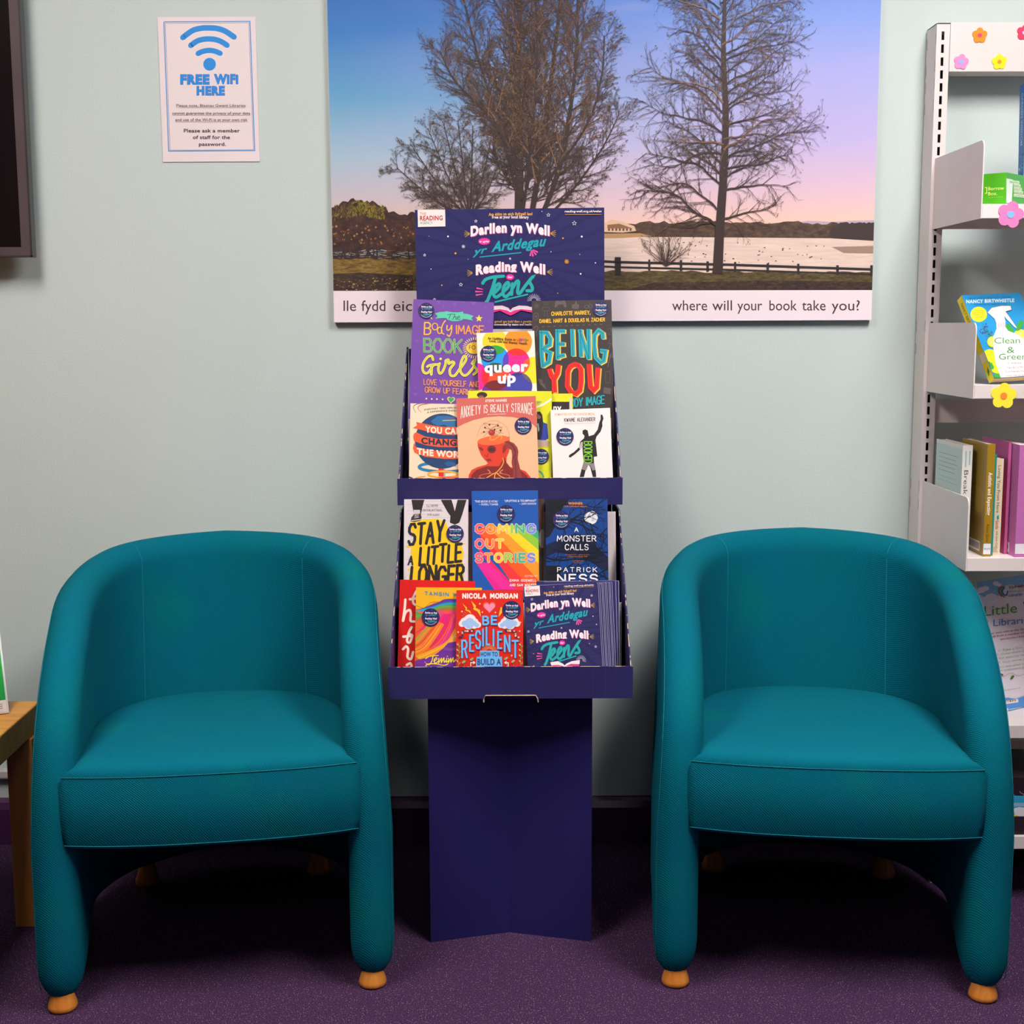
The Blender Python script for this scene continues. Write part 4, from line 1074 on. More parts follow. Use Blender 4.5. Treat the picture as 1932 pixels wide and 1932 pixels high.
# ===== upper tier: bright circles book
bk = Book('paperback_book', 'cream paperback covered in overlapping rainbow circles, between the purple and black books', (899, 628.5), (1008, 624), 2.797, 1.0, .958, 'efe0cf', 'e8208a', .011)
c = bk.canvas(Z2)
CI = {'A': (790, 408, 102, 'efc925'), 'B': (977, 408, 112, 'e88a1c'), 'C': (790, 548, 112, '1d94dd'), 'D': (962, 572, 110, 'ec1a84'), 'F': (625, 692, 116, 'e81e8c'), 'I': (1112, 636, 108, 'f0d422'), 'G': (792, 690, 112, 'ea4a1e'), 'H': (980, 768, 112, '3b3f9c'), 'J': (790, 832, 112, '6a2a8c')}
for k in 'ABCDFIGHJ': x, y, r, col = CI[k]; c.ell(x, y, r, r, col, 44)
def lens(p, q, col):
    out = []
    for a, b_ in ((CI[p], CI[q]), (CI[q], CI[p])):
        for i in range(72):
            x, y = a[0]+a[2]*math.cos(i*math.pi/36), a[1]+a[2]*math.sin(i*math.pi/36)
            if math.hypot(x-b_[0], y-b_[1]) <= b_[2]+.5: out.append((x, y))
    if len(out) > 2:
        mx_, my_ = sum(o[0] for o in out)/len(out), sum(o[1] for o in out)/len(out); out.sort(key=lambda o: math.atan2(o[1]-my_, o[0]-mx_)); c.poly(out, col)
for p, q, col in (('A', 'C', '2e9a3a'), ('B', 'D', 'e2261e'), ('C', 'D', '5b36b0'), ('D', 'I', 'ef5a22'), ('C', 'G', '1c4c3a'), ('F', 'G', 'dd1f30'), ('D', 'H', '34307c'), ('I', 'H', '5a5468'), ('G', 'J', '6e1f26'), ('G', 'H', '2c2468'), ('F', 'C', '5a2fa0')): lens(p, q, col)
c.text('An Uplifting Guide to LGBTQ+', 730, 1062, 387, 20, ['5a4a20']*7+['b8381c', '8a3ac0', '2a7a3a', 'e0e030'][:3], .035, y1=405); c.text('Love, Life and Mental Health', 745, 1050, 408, 20, '6a4416', .035, y1=432)
c.text('queer', 704, 1058, 656, 84, 'f4ecee', .045, y1=644); c.text('up', 812, 958, 742, 84, 'f4ecee', .045, y1=736); c.poly([(872, 668), (886, 690), (878, 690), (878, 720), (868, 720), (868, 690), (858, 692)], 'f4ecee')
bk.done((Z2, 735, 503, 65))

# ===== two lime books
bk = Book('paperback_book', 'lime green paperback with a photo strip, half hidden behind the black and white book', (962, 743), (1080.5, 742.5), 2.785, 1.0, .846, 'd8d61c', 'c8c61a', .008)
c = bk.canvas(Z2)
c.rect(1250, 893, 1392, 1010, '2b2527'); c.text('ny', 1262, 1328, 965, 52, 'f2ecec', .03); c.rect(1392, 865, 1412, 960, 'cfc2bc')
c.rect(1130, 1110, 1210, 1270, '1d49a0')
bk.done()
bk = Book('paperback_book', 'lime green paperback with photo of seated people, behind the pink head book', (883, 737), (1041, 738), 2.773, 1.0, .846, 'd3d31f', 'a8b52a', .008)
c = bk.canvas(Z2)
c.ell(685, 838, 42, 24, '3a2624', 20); c.ell(678, 858, 22, 16, '8a5a4c', 16)
c.ribbon([(1000, 965), (1100, 945), (1180, 915), (1245, 872)], 10, 'f0eedc', 5, w1=16); c.text('rger', 1125, 1168, 903, 22, '2f9c96', .01, shear=.25)
c.poly([(1130, 985), (1150, 975), (1168, 990), (1178, 1060), (1205, 1075), (1220, 1190), (1160, 1230), (1128, 1240)], '28262e'); c.ell(1145, 1005, 22, 28, '8c5f52', 16); c.poly([(1130, 975), (1155, 972), (1172, 1000), (1180, 1060), (1170, 1060), (1160, 1010), (1130, 990)], '2b1f22')
c.poly([(1180, 1060), (1212, 1072), (1222, 1190), (1150, 1225), (1172, 1150)], '2a3f9c'); c.poly([(1130, 1070), (1142, 1068), (1150, 1120), (1140, 1140)], '9ab4bc'); c.poly([(1130, 1200), (1200, 1205), (1235, 1220), (1225, 1250), (1130, 1255)], 'b59a92')
c.ring(1120, 1510, 62, 62, 12, '3aa58c', 200, 360); c.ell(1150, 1260, 100, 3, 'b8bc2c', 12)
bk.done((Z2, 1164, 1336, 62))

# ===== change the world (left front)
bk = Book('paperback_book', 'cream paperback with a dark globe wrapped in orange ribbons, upper tier front row left', (774.5, 761), (905, 763), 2.7635, 1.0, .846, 'ead3b4', 'd9c0a0', .008)
c = bk.canvas(Y2)
c.ribbon([(265, 148), (180, 165), (142, 205), (178, 278)], 13, '2c6386', 5, w1=4); c.ribbon([(370, 150), (240, 175), (204, 220), (248, 270)], 13, 'b8322c', 5, w1=4)
c.text('EVERYDAY TEEN HEROES MAKING', 290, 900, 248, 22, '3c3438', .02, y1=225, arc=14); c.text('A DIFFERENCE EVERYWHERE', 325, 880, 285, 22, '3c3438', .02, y1=270, arc=16)
c.ring(560, 1010, 340, 62, 40, '2378a4', 20, 300); c.rect(482, 1020, 552, 1240, 'dc2a22'); c.rect(552, 1035, 572, 1240, '8fa8b4'); c.ring(540, 1110, 200, 42, 26, 'e0a23a'); c.ring(620, 1190, 200, 40, 20, 'd94e34')
c.ell(535, 660, 372, 372, '24406a', 48); c.poly([(380, 390), (470, 320), (610, 320), (715, 340), (715, 470), (640, 480), (560, 440), (470, 450), (400, 420)], '2a6a9a'); c.poly([(560, 960), (620, 930), (715, 960), (715, 1000), (600, 1000)], '2a5a88')
c.ribbon([(540, 383), (716, 377)], 9, 'd9b04c', w1=12); c.ribbon([(600, 350), (716, 347)], 7, '8a3a6a')
c.poly([(180, 402), (420, 452), (560, 468), (900, 470), (900, 580), (560, 578), (380, 545), (240, 505), (135, 482), (192, 450)], 'e85a30')
c.poly([(180, 540), (300, 598), (480, 630), (900, 640), (900, 742), (480, 740), (300, 712), (155, 662), (140, 610), (150, 560)], 'e85a30')
c.poly([(150, 680), (180, 740), (320, 775), (500, 795), (900, 800), (900, 900), (560, 900), (300, 872), (160, 815), (138, 760)], 'e85a30')
c.text('YOU CAN', 300, 790, 535, 82, 'f2dcc4', .045, y1=560, arc=-12); c.text('CHANGE', 248, 800, 690, 82, '2a2c44', .05, y1=725, arc=-6); c.text('THE WORLD', 190, 905, 835, 84, 'f2dcc4', .045, y1=880, arc=-14)
c.poly([(70, 1130), (160, 1165), (180, 1240), (60, 1240)], '28305c'); c.ribbon([(110, 1195), (200, 1150), (300, 1135)], 12, 'd9a23c', 4)
c.star(640, 522, 14, '3a2a30')
bk.done()

# ===== booked
bk = Book('paperback_book', 'white paperback with a leaping black figure, upper tier front row right', (1038.5, 773.5), (1151, 769.5), 2.760, 1.0, .846, 'ebe0dc', '2a2625', .012)
c = bk.canvas(Z2)
c.text('NOMINATED FOR THE CARNEGIE MEDAL', 1272, 1598, 1006, 20, 'd99a52', .01, y1=1001); c.stext('KWAME ALEXANDER', 1352, 1600, 1055, 28, 4.5, '4a4040', y1=1048, gap=.5); c.text('NEWBERY MEDAL-WINNING AUTHOR OF THE CROSSOVER', 1352, 1600, 1076, 10, ['b9aeb0']*4+['dba463'], .0, y1=1070)
BK = '252123'
c.poly([(1645, 1000), (1655, 996), (1662, 1004), (1668, 1030), (1658, 1060), (1660, 1090), (1645, 1135), (1612, 1175), (1603, 1205), (1612, 1280), (1618, 1335), (1590, 1340), (1592, 1390), (1605, 1450), (1610, 1503), (1582, 1503), (1560, 1420), (1548, 1405), (1530, 1420), (1510, 1503), (1475, 1503), (1490, 1440), (1508, 1380), (1500, 1300), (1498, 1260), (1470, 1290), (1435, 1320), (1400, 1345), (1388, 1340), (1390, 1325), (1430, 1300), (1470, 1262), (1480, 1215), (1510, 1190), (1515, 1170), (1498, 1150), (1500, 1125), (1520, 1117), (1540, 1125), (1546, 1155), (1550, 1172), (1590, 1160), (1620, 1120), (1635, 1060), (1645, 1035)], BK)
c.poly([(1490, 1440), (1508, 1385), (1590, 1392), (1602, 1445), (1580, 1450), (1560, 1408), (1545, 1405), (1528, 1450)], '8a8082'); c.poly([(1470, 1262), (1486, 1220), (1500, 1218), (1500, 1255), (1480, 1285)], 'b9afb0')
# sideways title, drawn letter by letter down the body
GN = '7fc63a'
for i, ch in enumerate('BOOKED'):
    y0 = 1216+i*29.5; y1_ = y0+24; wd, st = SF[ch]; c.up()
    for line in st: c.ribbon([(1512+h*62, y0+a*(y1_-y0)) for a, h in line], 6.5, GN, newlayer=False)
cc = Canvas(bk.O-bk.N*bk.th-bk.U*.0002, bk.N, bk.V, -bk.U, bk.th, bk.h, None); cc.T = lambda x, y: (x, y)
def spine_txt(cc, s_, v0, v1, u0, u1, col, down=True):
    vs_, fs_ = text_mesh(s_, .01); cc.up()
    pts = [(u0+(u1-u0)*h, v1-(v1-v0)*a) if down else (u1-(u1-u0)*h, v0+(v1-v0)*a) for a, h in vs_]
    cc.raw(pts, fs_, col)
spine_txt(cc, 'KWAME ALEXANDER', bk.h*.62, bk.h*.93, .004, .008, 'd9d0d0'); spine_txt(cc, 'BOOKED', bk.h*.08, bk.h*.5, .003, .009, GN)
cc.into(bk.b, False)

bk.done((Z2, 1357, 1175, 70))
# ===== anxiety
bk = Book('paperback_book', 'salmon pink paperback with a red head and raised hand, upper tier front row middle', (861, 752), (1011, 747), 2.755, 1.0, .846, 'e9b48c', 'c46a5c', .007)
c = bk.canvas(Y2); RD = 'c96258'
c.poly([(715, 40), (1830, 40), (1810, 485), (1740, 420), (1620, 365), (1480, 335), (1300, 325), (1120, 338), (960, 375), (820, 430), (715, 485)], RD)
c.text('STEVE HAINES', 1115, 1405, 133, 34, 'f4dfd4', .03, y1=125)
c.stext('ANXIETY IS REALLY STRANGE', 784, 1756, 352, 98, 8.5, 'f4e6dc', y1=305, arc=64, gap=.55, arccap=62); c.text('ART BY SOPHIE STANDING', 1140, 1390, 308, 14, 'eed2c8', .01, y1=300)
c.ring(1225, 600, 215, 215, 4, 'b9806a', 180, 360)
for a, b_ in (((1085, 420), (1290, 590)), ((1300, 410), (1090, 600)), ((1040, 560), (1350, 470)), ((1085, 420), (1290, 440)), ((1110, 480), (1360, 560))): c.ribbon([a, b_], 3, '6b4a48')
c.ring(1250, 520, 90, 55, 3, '6b4a48', rot=-20); c.ell(1200, 545, 44, 40, 'a8322c', 24); c.ell(1188, 532, 18, 16, 'c4503e', 16)
for x, y in ((1170, 440), (1110, 478), (1285, 450), (1095, 537), (1318, 515), (1240, 505)): c.ell(x, y, 12, 12, '3c2a30', 10)
H = 'd23c26'
c.poly([(885, 1195), (890, 1120), (930, 1050), (1010, 1010), (1120, 980), (1150, 960), (1130, 930), (1100, 900), (1060, 850), (1035, 790), (1015, 735), (1010, 670), (1440, 600), (1445, 680), (1435, 800), (1400, 880), (1400, 950), (1450, 1010), (1560, 1030), (1660, 1070), (1720, 1140), (1740, 1195)], H)
c.poly([(915, 1195), (925, 1120), (990, 1050), (1130, 1000), (1300, 1000), (1370, 880), (1400, 950), (1460, 1030), (1600, 1060), (1680, 1130), (1705, 1195)], '7e2524')
c.ell(1225, 650, 218, 62, 'e0673a', 40, rot=-6); c.ribbon([(1185, 600), (1180, 640), (1230, 640), (1300, 595), (1335, 600), (1325, 635)], 10, 'eda43c', 5)
c.poly([(1015, 735), (1060, 745), (1090, 775), (1080, 800), (1045, 780)], '8c2a26'); c.ell(1200, 772, 58, 52, '6e2a2e', 26); c.ell(1200, 775, 44, 22, '4a2328', 18); c.ribbon([(1110, 850), (1140, 870), (1150, 830)], 18, 'b03226', 4)
c.poly([(1120, 905), (1165, 895), (1205, 910), (1195, 930), (1150, 935)], '8c2f2e'); c.poly([(1350, 735), (1385, 700), (1410, 740), (1380, 810), (1345, 830)], '8a2826')
c.poly([(1370, 670), (1420, 655), (1500, 690), (1545, 745), (1560, 800), (1550, 900), (1580, 1020), (1620, 1195), (1480, 1195), (1490, 1050), (1470, 950), (1480, 850), (1470, 780), (1430, 750), (1400, 760), (1370, 740), (1400, 715)], '8c3836')
c.up()
for st in ([(1400, 670), (1470, 710), (1520, 790), (1500, 880)], [(1440, 690), (1500, 760), (1520, 860), (1530, 980)], [(1490, 860), (1520, 980), (1530, 1180)]): c.ribbon(st, 9, '5a2a30', 5, newlayer=False)
c.up()
for st in ([(1350, 890), (1360, 940), (1330, 1010), (1265, 1080), (1190, 1120), (1100, 1180)], [(1260, 1085), (1240, 1130), (1245, 1175)], [(1265, 1085), (1310, 1130), (1390, 1170)]): c.ribbon(st, 12, 'eda43c', 6, newlayer=False)
c.ring(1240, 1140, 205, 45, 5, 'e88a6a'); c.ribbon([(1150, 1050), (1180, 1080), (1160, 1100)], 14, 'd07a66', 3); c.ribbon([(1350, 1050), (1310, 1080), (1340, 1100)], 14, 'd07a66', 3)
bk.done((Y2, 1625, 453, 115))

# ===== lower tier, rear row
bk = Book('paperback_book', 'white and yellow paperback with black brush lettering, lower tier back row left', (762.5, 942), (883.5, 942), 2.632, .65, .655, 'd6cdd0', 'c9c0c0', .018)
c = bk.canvas(Z3)
c.up()
for i in range(26):
    rg = random.Random(i); y = 140+i*24; c.ribbon([(170+rg.random()*60, y), (300+rg.random()*300, y+2)], 2, 'b5acb2', newlayer=False, cap=False)
YW = 'ecc21e'
c.poly([(215, 330), (300, 275), (420, 270), (480, 300), (500, 360), (590, 455), (612, 520), (600, 600), (612, 680), (600, 800), (200, 800), (205, 690), (230, 620), (215, 520), (240, 420)], YW)
c.up()
for x, y, L in ((190, 480, 120), (560, 470, 60), (200, 650, 80), (540, 620, 80), (220, 300, 200)): c.ribbon([(x, y), (x+L, y-14)], 16, YW, newlayer=False, w1=5)
BL_ = '2a2426'
c.poly([(222, 130), (318, 130), (300, 200), (290, 250), (282, 262), (280, 205), (255, 205), (262, 260), (240, 240)], BL_); c.rect(238, 205, 286, 240, 'c9bec2'); c.poly([(215, 290), (222, 262), (240, 238), (290, 232), (298, 262), (290, 285), (245, 295)], '3a3436'); c.ribbon([(222, 285), (290, 278)], 5, 'e6dfe2')
c.up()
for i in range(3): c.ribbon([(245, 245+i*10), (275, 240+i*10)], 3, 'e6dfe2', newlayer=False)
c.poly([(440, 130), (520, 130), (545, 215), (565, 130), (632, 130), (600, 240), (578, 300), (545, 315), (508, 300), (512, 250), (490, 220)], BL_)
for s_, x0, x1, y in (("I'LL NEVER", 335, 420, 182), ('ASK FOR ANYTHING,', 303, 450, 215), ('EVER AGAIN', 340, 428, 250)): c.text(s_, x0, x1, y, 18, '5a5056', -.005)
def brush(s_, x0, x1, y, cap, w, y1, seed): c.stext(s_, x0, x1, y, cap, w, BL_, y1=y1, shear=.06, gap=.38, jit=7, seed=seed)
brush('STAY', 200, 455, 468, 150, 21, 440, 3); brush('A', 198, 230, 618, 62, 12, 618, 1); brush('LITTLE', 282, 590, 615, 128, 20, 580, 5); brush('LONGER', 215, 605, 765, 130, 21, 745, 8)
bk.done((Z3, 546, 382, 65))

bk = Book('paperback_book', 'blue paperback with rainbow striped letters, lower tier back row middle', (890, 926.5), (1015, 925), 2.627, .65, .655, '1f55a8', 'b63a8c', .02)
c = bk.canvas(Z3)
# light streaks fanning down from the letters
for pts, col in (([(690, 580), (770, 600), (960, 800), (840, 800)], 'e0208c'), ([(690, 460), (740, 500), (1010, 800), (940, 800)], 'e8246c'), ([(720, 380), (700, 340), (1175, 800), (1000, 800)], 'e8343c'), ([(700, 345), (800, 330), (1175, 720), (1175, 800), (1120, 800)], 'ec5a20'), ([(790, 330), (880, 330), (1175, 600), (1175, 735)], 'f0962a'), ([(870, 320), (960, 320), (1175, 500), (1175, 610)], 'ecd024'), ([(950, 320), (1040, 320), (1175, 420), (1175, 510)], '8cc23a'), ([(1030, 330), (1120, 330), (1175, 370), (1175, 430)], '3fa878'),
                 ([(690, 585), (790, 600), (1000, 800), (900, 800)], 'e32a94')): c.poly(pts, col)
RB = ['e85a6e', 'ee8a3c', 'ecc83a', '9cc84a', '4cb08c', '7a86d8']
c.text("'THIS BOOK IS VITAL'", 693, 866, 150, 16, 'd5d9ec', .02); c.text('— RUSSELL T DAVIES', 722, 866, 171, 14, 'd5d9ec', .02); c.text("'UPLIFTING & TRIUMPHANT'", 914, 1150, 146, 16, 'd5d9ec', .02, y1=144); c.text('— JUNO DAWSON', 1024, 1150, 166, 14, 'd5d9ec', .02)
for s_, x0, x1, y, cols in (('COMING', 693, 1150, 384, RB), ('OUT', 693, 912, 496, RB[:3]), ('STORIES', 693, 1145, 600, RB)):
    c.stext(s_, x0+10, x1-10, y-10, 58, 17, cols, gap=.5, outline='f0e2c8', ow=5)
c.text('EDITED BY', 1066, 1160, 704, 14, 'f0c8b0', .01); c.stext('EMMA GOSWELL', 954, 1150, 738, 16, 3.6, 'f2e0dc', gap=.5); c.stext('AND SAM WALKER', 954, 1150, 772, 16, 3.6, 'f2e0dc', gap=.5)
bk.done((Z3, 925, 235, 66))

bk = Book('paperback_book', 'brown covered paperback, only its right edge showing behind the blue rainbow book', (962, 940), (1027, 941), 2.652, .65, .655, '4e3a30', '4e3a30', .008)
c = bk.canvas(Z3); c.ell(1195, 420, 26, 70, '9a9088', 20); c.ell(1190, 240, 24, 60, '6b4c3a', 16); c.ell(1200, 520, 26, 30, '3a3a30', 16); bk.done()

bk = Book('paperback_book', 'dark blue paperback with bare branches and a white moon, lower tier back row right', (1029, 942.5), (1146, 941.5), 2.632, .65, .655, '123f86', '0f1420', .014)
c = bk.canvas(Z3); rg = random.Random(5); K = '10131f'
c.poly([(1215, 125), (1400, 125), (1340, 200), (1290, 330), (1250, 400), (1215, 420)], K); c.poly([(1215, 560), (1300, 520), (1500, 560), (1640, 640), (1690, 660), (1690, 560), (1600, 480), (1560, 400), (1440, 380), (1330, 420), (1215, 470)], '0e1c3c')
c.rect(1215, 620, 1330, 800, K); c.ell(1558, 262, 50, 50, 'd9dbdf', 30); c.ell(1545, 250, 14, 10, 'b9bcc6', 10); c.ell(1572, 280, 12, 12, 'b9bcc6', 10)
c.up()
def br(x, y, a, L, w, d):
    P = [(x, y)]; 
    for i in range(6):
        a += rg.uniform(-.3, .3); x += L/6*math.cos(a); y += L/6*math.sin(a); P.append((x, y))
    c.ribbon(P, w, K, newlayer=False, w1=max(1, w*.4), cap=False)
    if d:
        for i in range(1, 6): br(P[i][0], P[i][1], a+rg.choice((-1, 1))*rg.uniform(.4, 1), L*.5, w*.5, d-1)
for x, y, a, L, w in ((1215, 330, -.5, 420, 16), (1230, 300, -.15, 470, 12), (1230, 180, .1, 420, 9), (1690, 520, 3.4, 380, 10), (1690, 640, 2.9, 330, 10), (1225, 560, .15, 430, 12), (1690, 330, 2.7, 260, 7), (1240, 680, -.2, 300, 9), (1690, 720, 3.5, 300, 9)): br(x, y, a, L, w, 2)
OR = 'c4753a'
c.text('WINNER', 1388, 1497, 166, 18, 'd9873c', .04); c.text('CILIP CARNEGIE MEDAL', 1352, 1530, 184, 10, OR, .01)
W_ = 'ece6e8'
c.stext('A', 1436, 1462, 367, 30, 5, W_); c.stext('MONSTER', 1306, 1594, 438, 40, 6, W_, gap=.42); c.stext('CALLS', 1366, 1536, 502, 40, 6, W_, gap=.42)
for s_, x0, x1, y in (("'Exceptional ... when a rare", 1368, 1545, 542), ("companion' Daily Mail", 1380, 1530, 556), ("'Compelling'", 1418, 1500, 588), ("The Times", 1425, 1490, 602)): c.text(s_, x0, x1, y, 9, OR, 0)
c.stext('PATRICK', 1308, 1600, 666, 32, 5.5, W_, gap=.7); c.stext('NESS', 1311, 1602, 745, 58, 12, W_, gap=.55)
bk.done((Z3, 1338, 280, 66))

# ===== lower tier, front row
bk = Book('paperback_book', 'plain red paperback with large white handwriting, lower tier front row far left', (754.5, 1093.5), (896, 1096.5), 2.556, .65, .517, 'cf1c1c', 'b01818', .010)
c = bk.canvas(Y4); WH = 'f0ddd0'
c.up()
for st in ([(150, 350), (140, 480), (115, 655)], [(120, 650), (150, 540), (210, 500), (230, 560), (225, 650), (280, 665)], [(330, 200), (265, 310), (265, 400), (310, 430)], [(215, 345), (300, 335)], [(240, 745), (200, 820), (175, 940), (215, 960), (245, 860), (190, 850)], [(120, 880), (250, 870)], [(115, 1060), (160, 1020), (190, 1060), (180, 1170), (230, 1200), (260, 1100)], [(170, 1285), (220, 1260), (240, 1300)]):
    c.ribbon(st, 34, WH, 5, newlayer=False)
bk.done()

bk = Book('paperback_book', 'yellow paperback with flowing rainbow hair artwork, lower tier front row left of centre', (785, 1108), (909, 1109), 2.539, .65, .517, 'ebb022', 'd99a20', .009)
c = bk.canvas(Y4); rg = random.Random(4)
c.poly([(290, 490), (400, 470), (480, 440), (560, 400), (640, 390), (700, 350), (780, 335), (870, 340), (1000, 340), (1000, 1310), (250, 1310), (250, 880)], 'e85a28')
def sheaf(A, B, n, w, cols, seed):
    rr = random.Random(seed); c.up()
    for i in range(n):
        f = i/(n-1); P = [(a[0]+(b_[0]-a[0])*f+rr.uniform(-6, 6), a[1]+(b_[1]-a[1])*f+rr.uniform(-6, 6)) for a, b_ in zip(A, B)]
        g = f*(len(cols)-1); c.ribbon(P, w*rr.uniform(.7, 1.2), cols[int(min(len(cols)-1, max(0, g+rr.uniform(-.6, .6))))], 5, newlayer=False, cap=False)
sheaf([(480, 450), (620, 400), (720, 350), (900, 350)], [(300, 520), (480, 500), (700, 440), (900, 420)], 14, 16, ['5a3a94', '5a3a94', '2f7ac4', '1fa0c4', '3aa05c'], 1)
sheaf([(290, 520), (420, 560), (640, 440), (900, 430)], [(280, 660), (400, 600), (640, 500), (900, 490)], 14, 15, ['3a9a4c', '6aa83a', '8a7a3a', 'b86a7a'], 2)
sheaf([(640, 500), (760, 560), (820, 520), (900, 520)], [(300, 830), (480, 720), (700, 600), (900, 560)], 14, 18, ['d04a8c', 'e03a84', 'e8246c', 'e84a3c'], 3)
sheaf([(700, 560), (620, 700), (520, 860), (380, 1010)], [(900, 560), (820, 800), (700, 1000), (600, 1060)], 22, 22, ['e8246c', 'd81c7c', 'e02a54', 'e8622a', 'e0288a', 'd03a6a'], 4)
sheaf([(560, 640), (430, 760), (330, 880), (250, 960)], [(700, 700), (580, 900), (420, 1080), (250, 1150)], 16, 20, ['b8923a', 'e8862a', 'e84e2a', 'ec9a2a', 'eb7a24'], 5)
sheaf([(860, 760), (760, 940), (560, 1060), (300, 1160)], [(900, 900), (780, 1010), (600, 1120), (380, 1230)], 12, 20, ['e8a02a', 'ecba2c', 'e8902a', 'd06a2c'], 6)
c.poly([(250, 1310), (300, 1220), (420, 1190), (560, 1150), (700, 1040), (760, 970), (870, 950), (1000, 950), (1000, 1310)], '6c2f92')
c.ribbon([(290, 425), (400, 470), (460, 440), (520, 390), (640, 385)], 4, '8a5a2a', 5); c.up()
for i in range(5): c.ribbon([(690, 1030+i*9), (800, 1050+i*7), (880, 1030+i*10)], 2, 'a868a0', 4, newlayer=False, cap=False)
for i in range(6): c.ribbon([(790+i*8, 950), (830+i*6, 880), (880, 820+i*14)], 2.5, 'ecd0a0', 4, newlayer=False, cap=False)
c.stext('TAMSIN WINTER', 430, 1175, 285, 48, 10, '1f86b8', y1=317, gap=.6)
JY = 'ecd82e'; c.up()
for st in ([(440, 1195), (500, 1160), (620, 1150)], [(545, 1160), (530, 1230), (490, 1280), (450, 1265)], [(560, 1230), (600, 1200), (590, 1180), (560, 1220), (580, 1260), (620, 1230)], [(630, 1190), (625, 1255), (665, 1190), (665, 1250), (700, 1185), (705, 1245), (725, 1225)], [(740, 1190), (735, 1245), (755, 1230)], [(768, 1190), (765, 1250), (800, 1190), (802, 1245), (835, 1180), (840, 1240), (880, 1200)], [(440, 1300), (480, 1270), (600, 1270), (700, 1290), (760, 1270)]):
    c.ribbon(st, 13, JY, 5, newlayer=False)
c.ell(752, 1160, 8, 8, JY, 8); c.ell(432, 1245, 8, 8, 'd8a0d8', 8)
bk.done((Y4, 512, 603, 128))

bk = Book('paperback_book', 'red paperback with blue lettering, two clouds and a pink heart, lower tier front row middle', (861, 1113.5), (987, 1113.5), 2.527, .65, .517, 'd92a1e', 'b81c14', .008)
c = bk.canvas(Y4)
c.stext('NICOLA MORGAN', 972, 1748, 328, 60, 19, 'f2e6dc', gap=.55)
for pts in (([(965, 405), (1035, 470), (1020, 490), (1075, 510), (1092, 555), (1050, 520), (1005, 500), (1015, 480)]), ([(1090, 365), (1160, 440), (1150, 465), (1215, 500), (1232, 600), (1180, 520), (1120, 490), (1130, 460)]), ([(1515, 455), (1532, 460), (1530, 540), (1480, 600)])): c.poly(pts, 'edc02e')
c.heart(1350, 452, 92, 'e8623c'); c.heart(1352, 460, 78, 'e88aa8')
def cloud(x, s_):
    for dx, dy, r in ((-110, 60, 48), (-60, 25, 62), (0, -10, 85), (70, 20, 70), (115, 45, 48), (20, 60, 70), (-60, 70, 50)): c.ell(x+dx*s_, 650+dy, r, r*.95, 'ecdfe0', 24)
    for dx, dy, r in ((-95, 60, 36), (-50, 35, 46), (5, 10, 62), (70, 35, 50), (10, 62, 58)): c.ell(x+dx*s_, 655+dy, r, r*.85, '9fbfe6', 24)
cloud(1075, -1); cloud(1630, 1)
c.rays(1070, 600, 60, 110, 4, 'e88a6a', 5, 190, 260)
BB = '6ab2ea'; SH = '2b3f86'
c.stext('B', 1262, 1335, 705, 112, 27, BB, shadow=SH, sd=(6, 7)); c.stext('E', 1385, 1455, 700, 112, 27, BB, shadow=SH, sd=(6, 7))
for ch, x0, x1, y, cap in (('R', 962, 1030, 1175, 240), ('E', 1075, 1125, 1085, 225), ('S', 1160, 1220, 1045, 245), ('I', 1256, 1266, 1010, 235), ('L', 1310, 1350, 990, 240), ('I', 1405, 1415, 1010, 230), ('E', 1475, 1525, 1045, 235), ('N', 1570, 1640, 1090, 225), ('T', 1680, 1760, 1175, 235)):
    c.stext(ch, x0, x1, y, cap, 26, BB, shadow=SH, sd=(7, 6))
c.up()
for P in ([(965, 880), (965, 800), (1120, 800), (1120, 770)], [(1575, 770), (1575, 795), (1725, 800), (1725, 885), (1785, 890)], [(910, 885), (965, 885)]):
    for a, b_ in zip(P, P[1:]):
        L = math.hypot(b_[0]-a[0], b_[1]-a[1]); n = max(1, int(L/28))
        for i in range(n): f = i/n; f1 = (i+.8)/n; c.ribbon([(a[0]+(b_[0]-a[0])*f, a[1]+(b_[1]-a[1])*f), (a[0]+(b_[0]-a[0])*f1, a[1]+(b_[1]-a[1])*f1)], 22, ['2c3060', '8fc4a8', 'e8dcc0'][i % 3], newlayer=False, cap=False)
c.rays(1350, 1110, 55, 115, 5, 'f0a060', 19, 190, 350); c.poly([(1215, 1080), (1490, 1080), (1490, 1165), (1530, 1165), (1535, 1310), (1160, 1310), (1170, 1165), (1215, 1165)], BB)
c.text('HOW TO', 1228, 1470, 1160, 62, '26356e', .03); c.text('BUILD A', 1180, 1518, 1282, 90, '26356e', .03)
for x in (910, 1800):
    c.ribbon([(x, 960), (x+8, 1080), (x-5, 1200), (x, 1310)], 6, '7a9a4a', 4)
    for y in (990, 1070, 1150, 1230): c.ell(x-14, y, 18, 9, '9fc47a', 12, rot=50); c.ell(x+16, y+30, 18, 9, '6a9a5a', 12, rot=-50)
for x, y in ((1100, 1200), (985, 1240), (1590, 1190), (1690, 1230)): c.ell(x, y, 30, 15, '8fb87a', 14, rot=-35); c.ribbon([(x, y), (x+10, 1310)], 5, '6a8a4a')
c.ribbon([(1085, 1300), (1085, 1250), (1130, 1250)], 12, 'f2e0dc'); c.poly([(1120, 1225), (1155, 1250), (1120, 1275)], 'f2e0dc'); c.ribbon([(1620, 1300), (1620, 1250), (1585, 1250)], 12, 'f2e0dc'); c.poly([(1595, 1225), (1560, 1250), (1595, 1275)], 'f2e0dc')
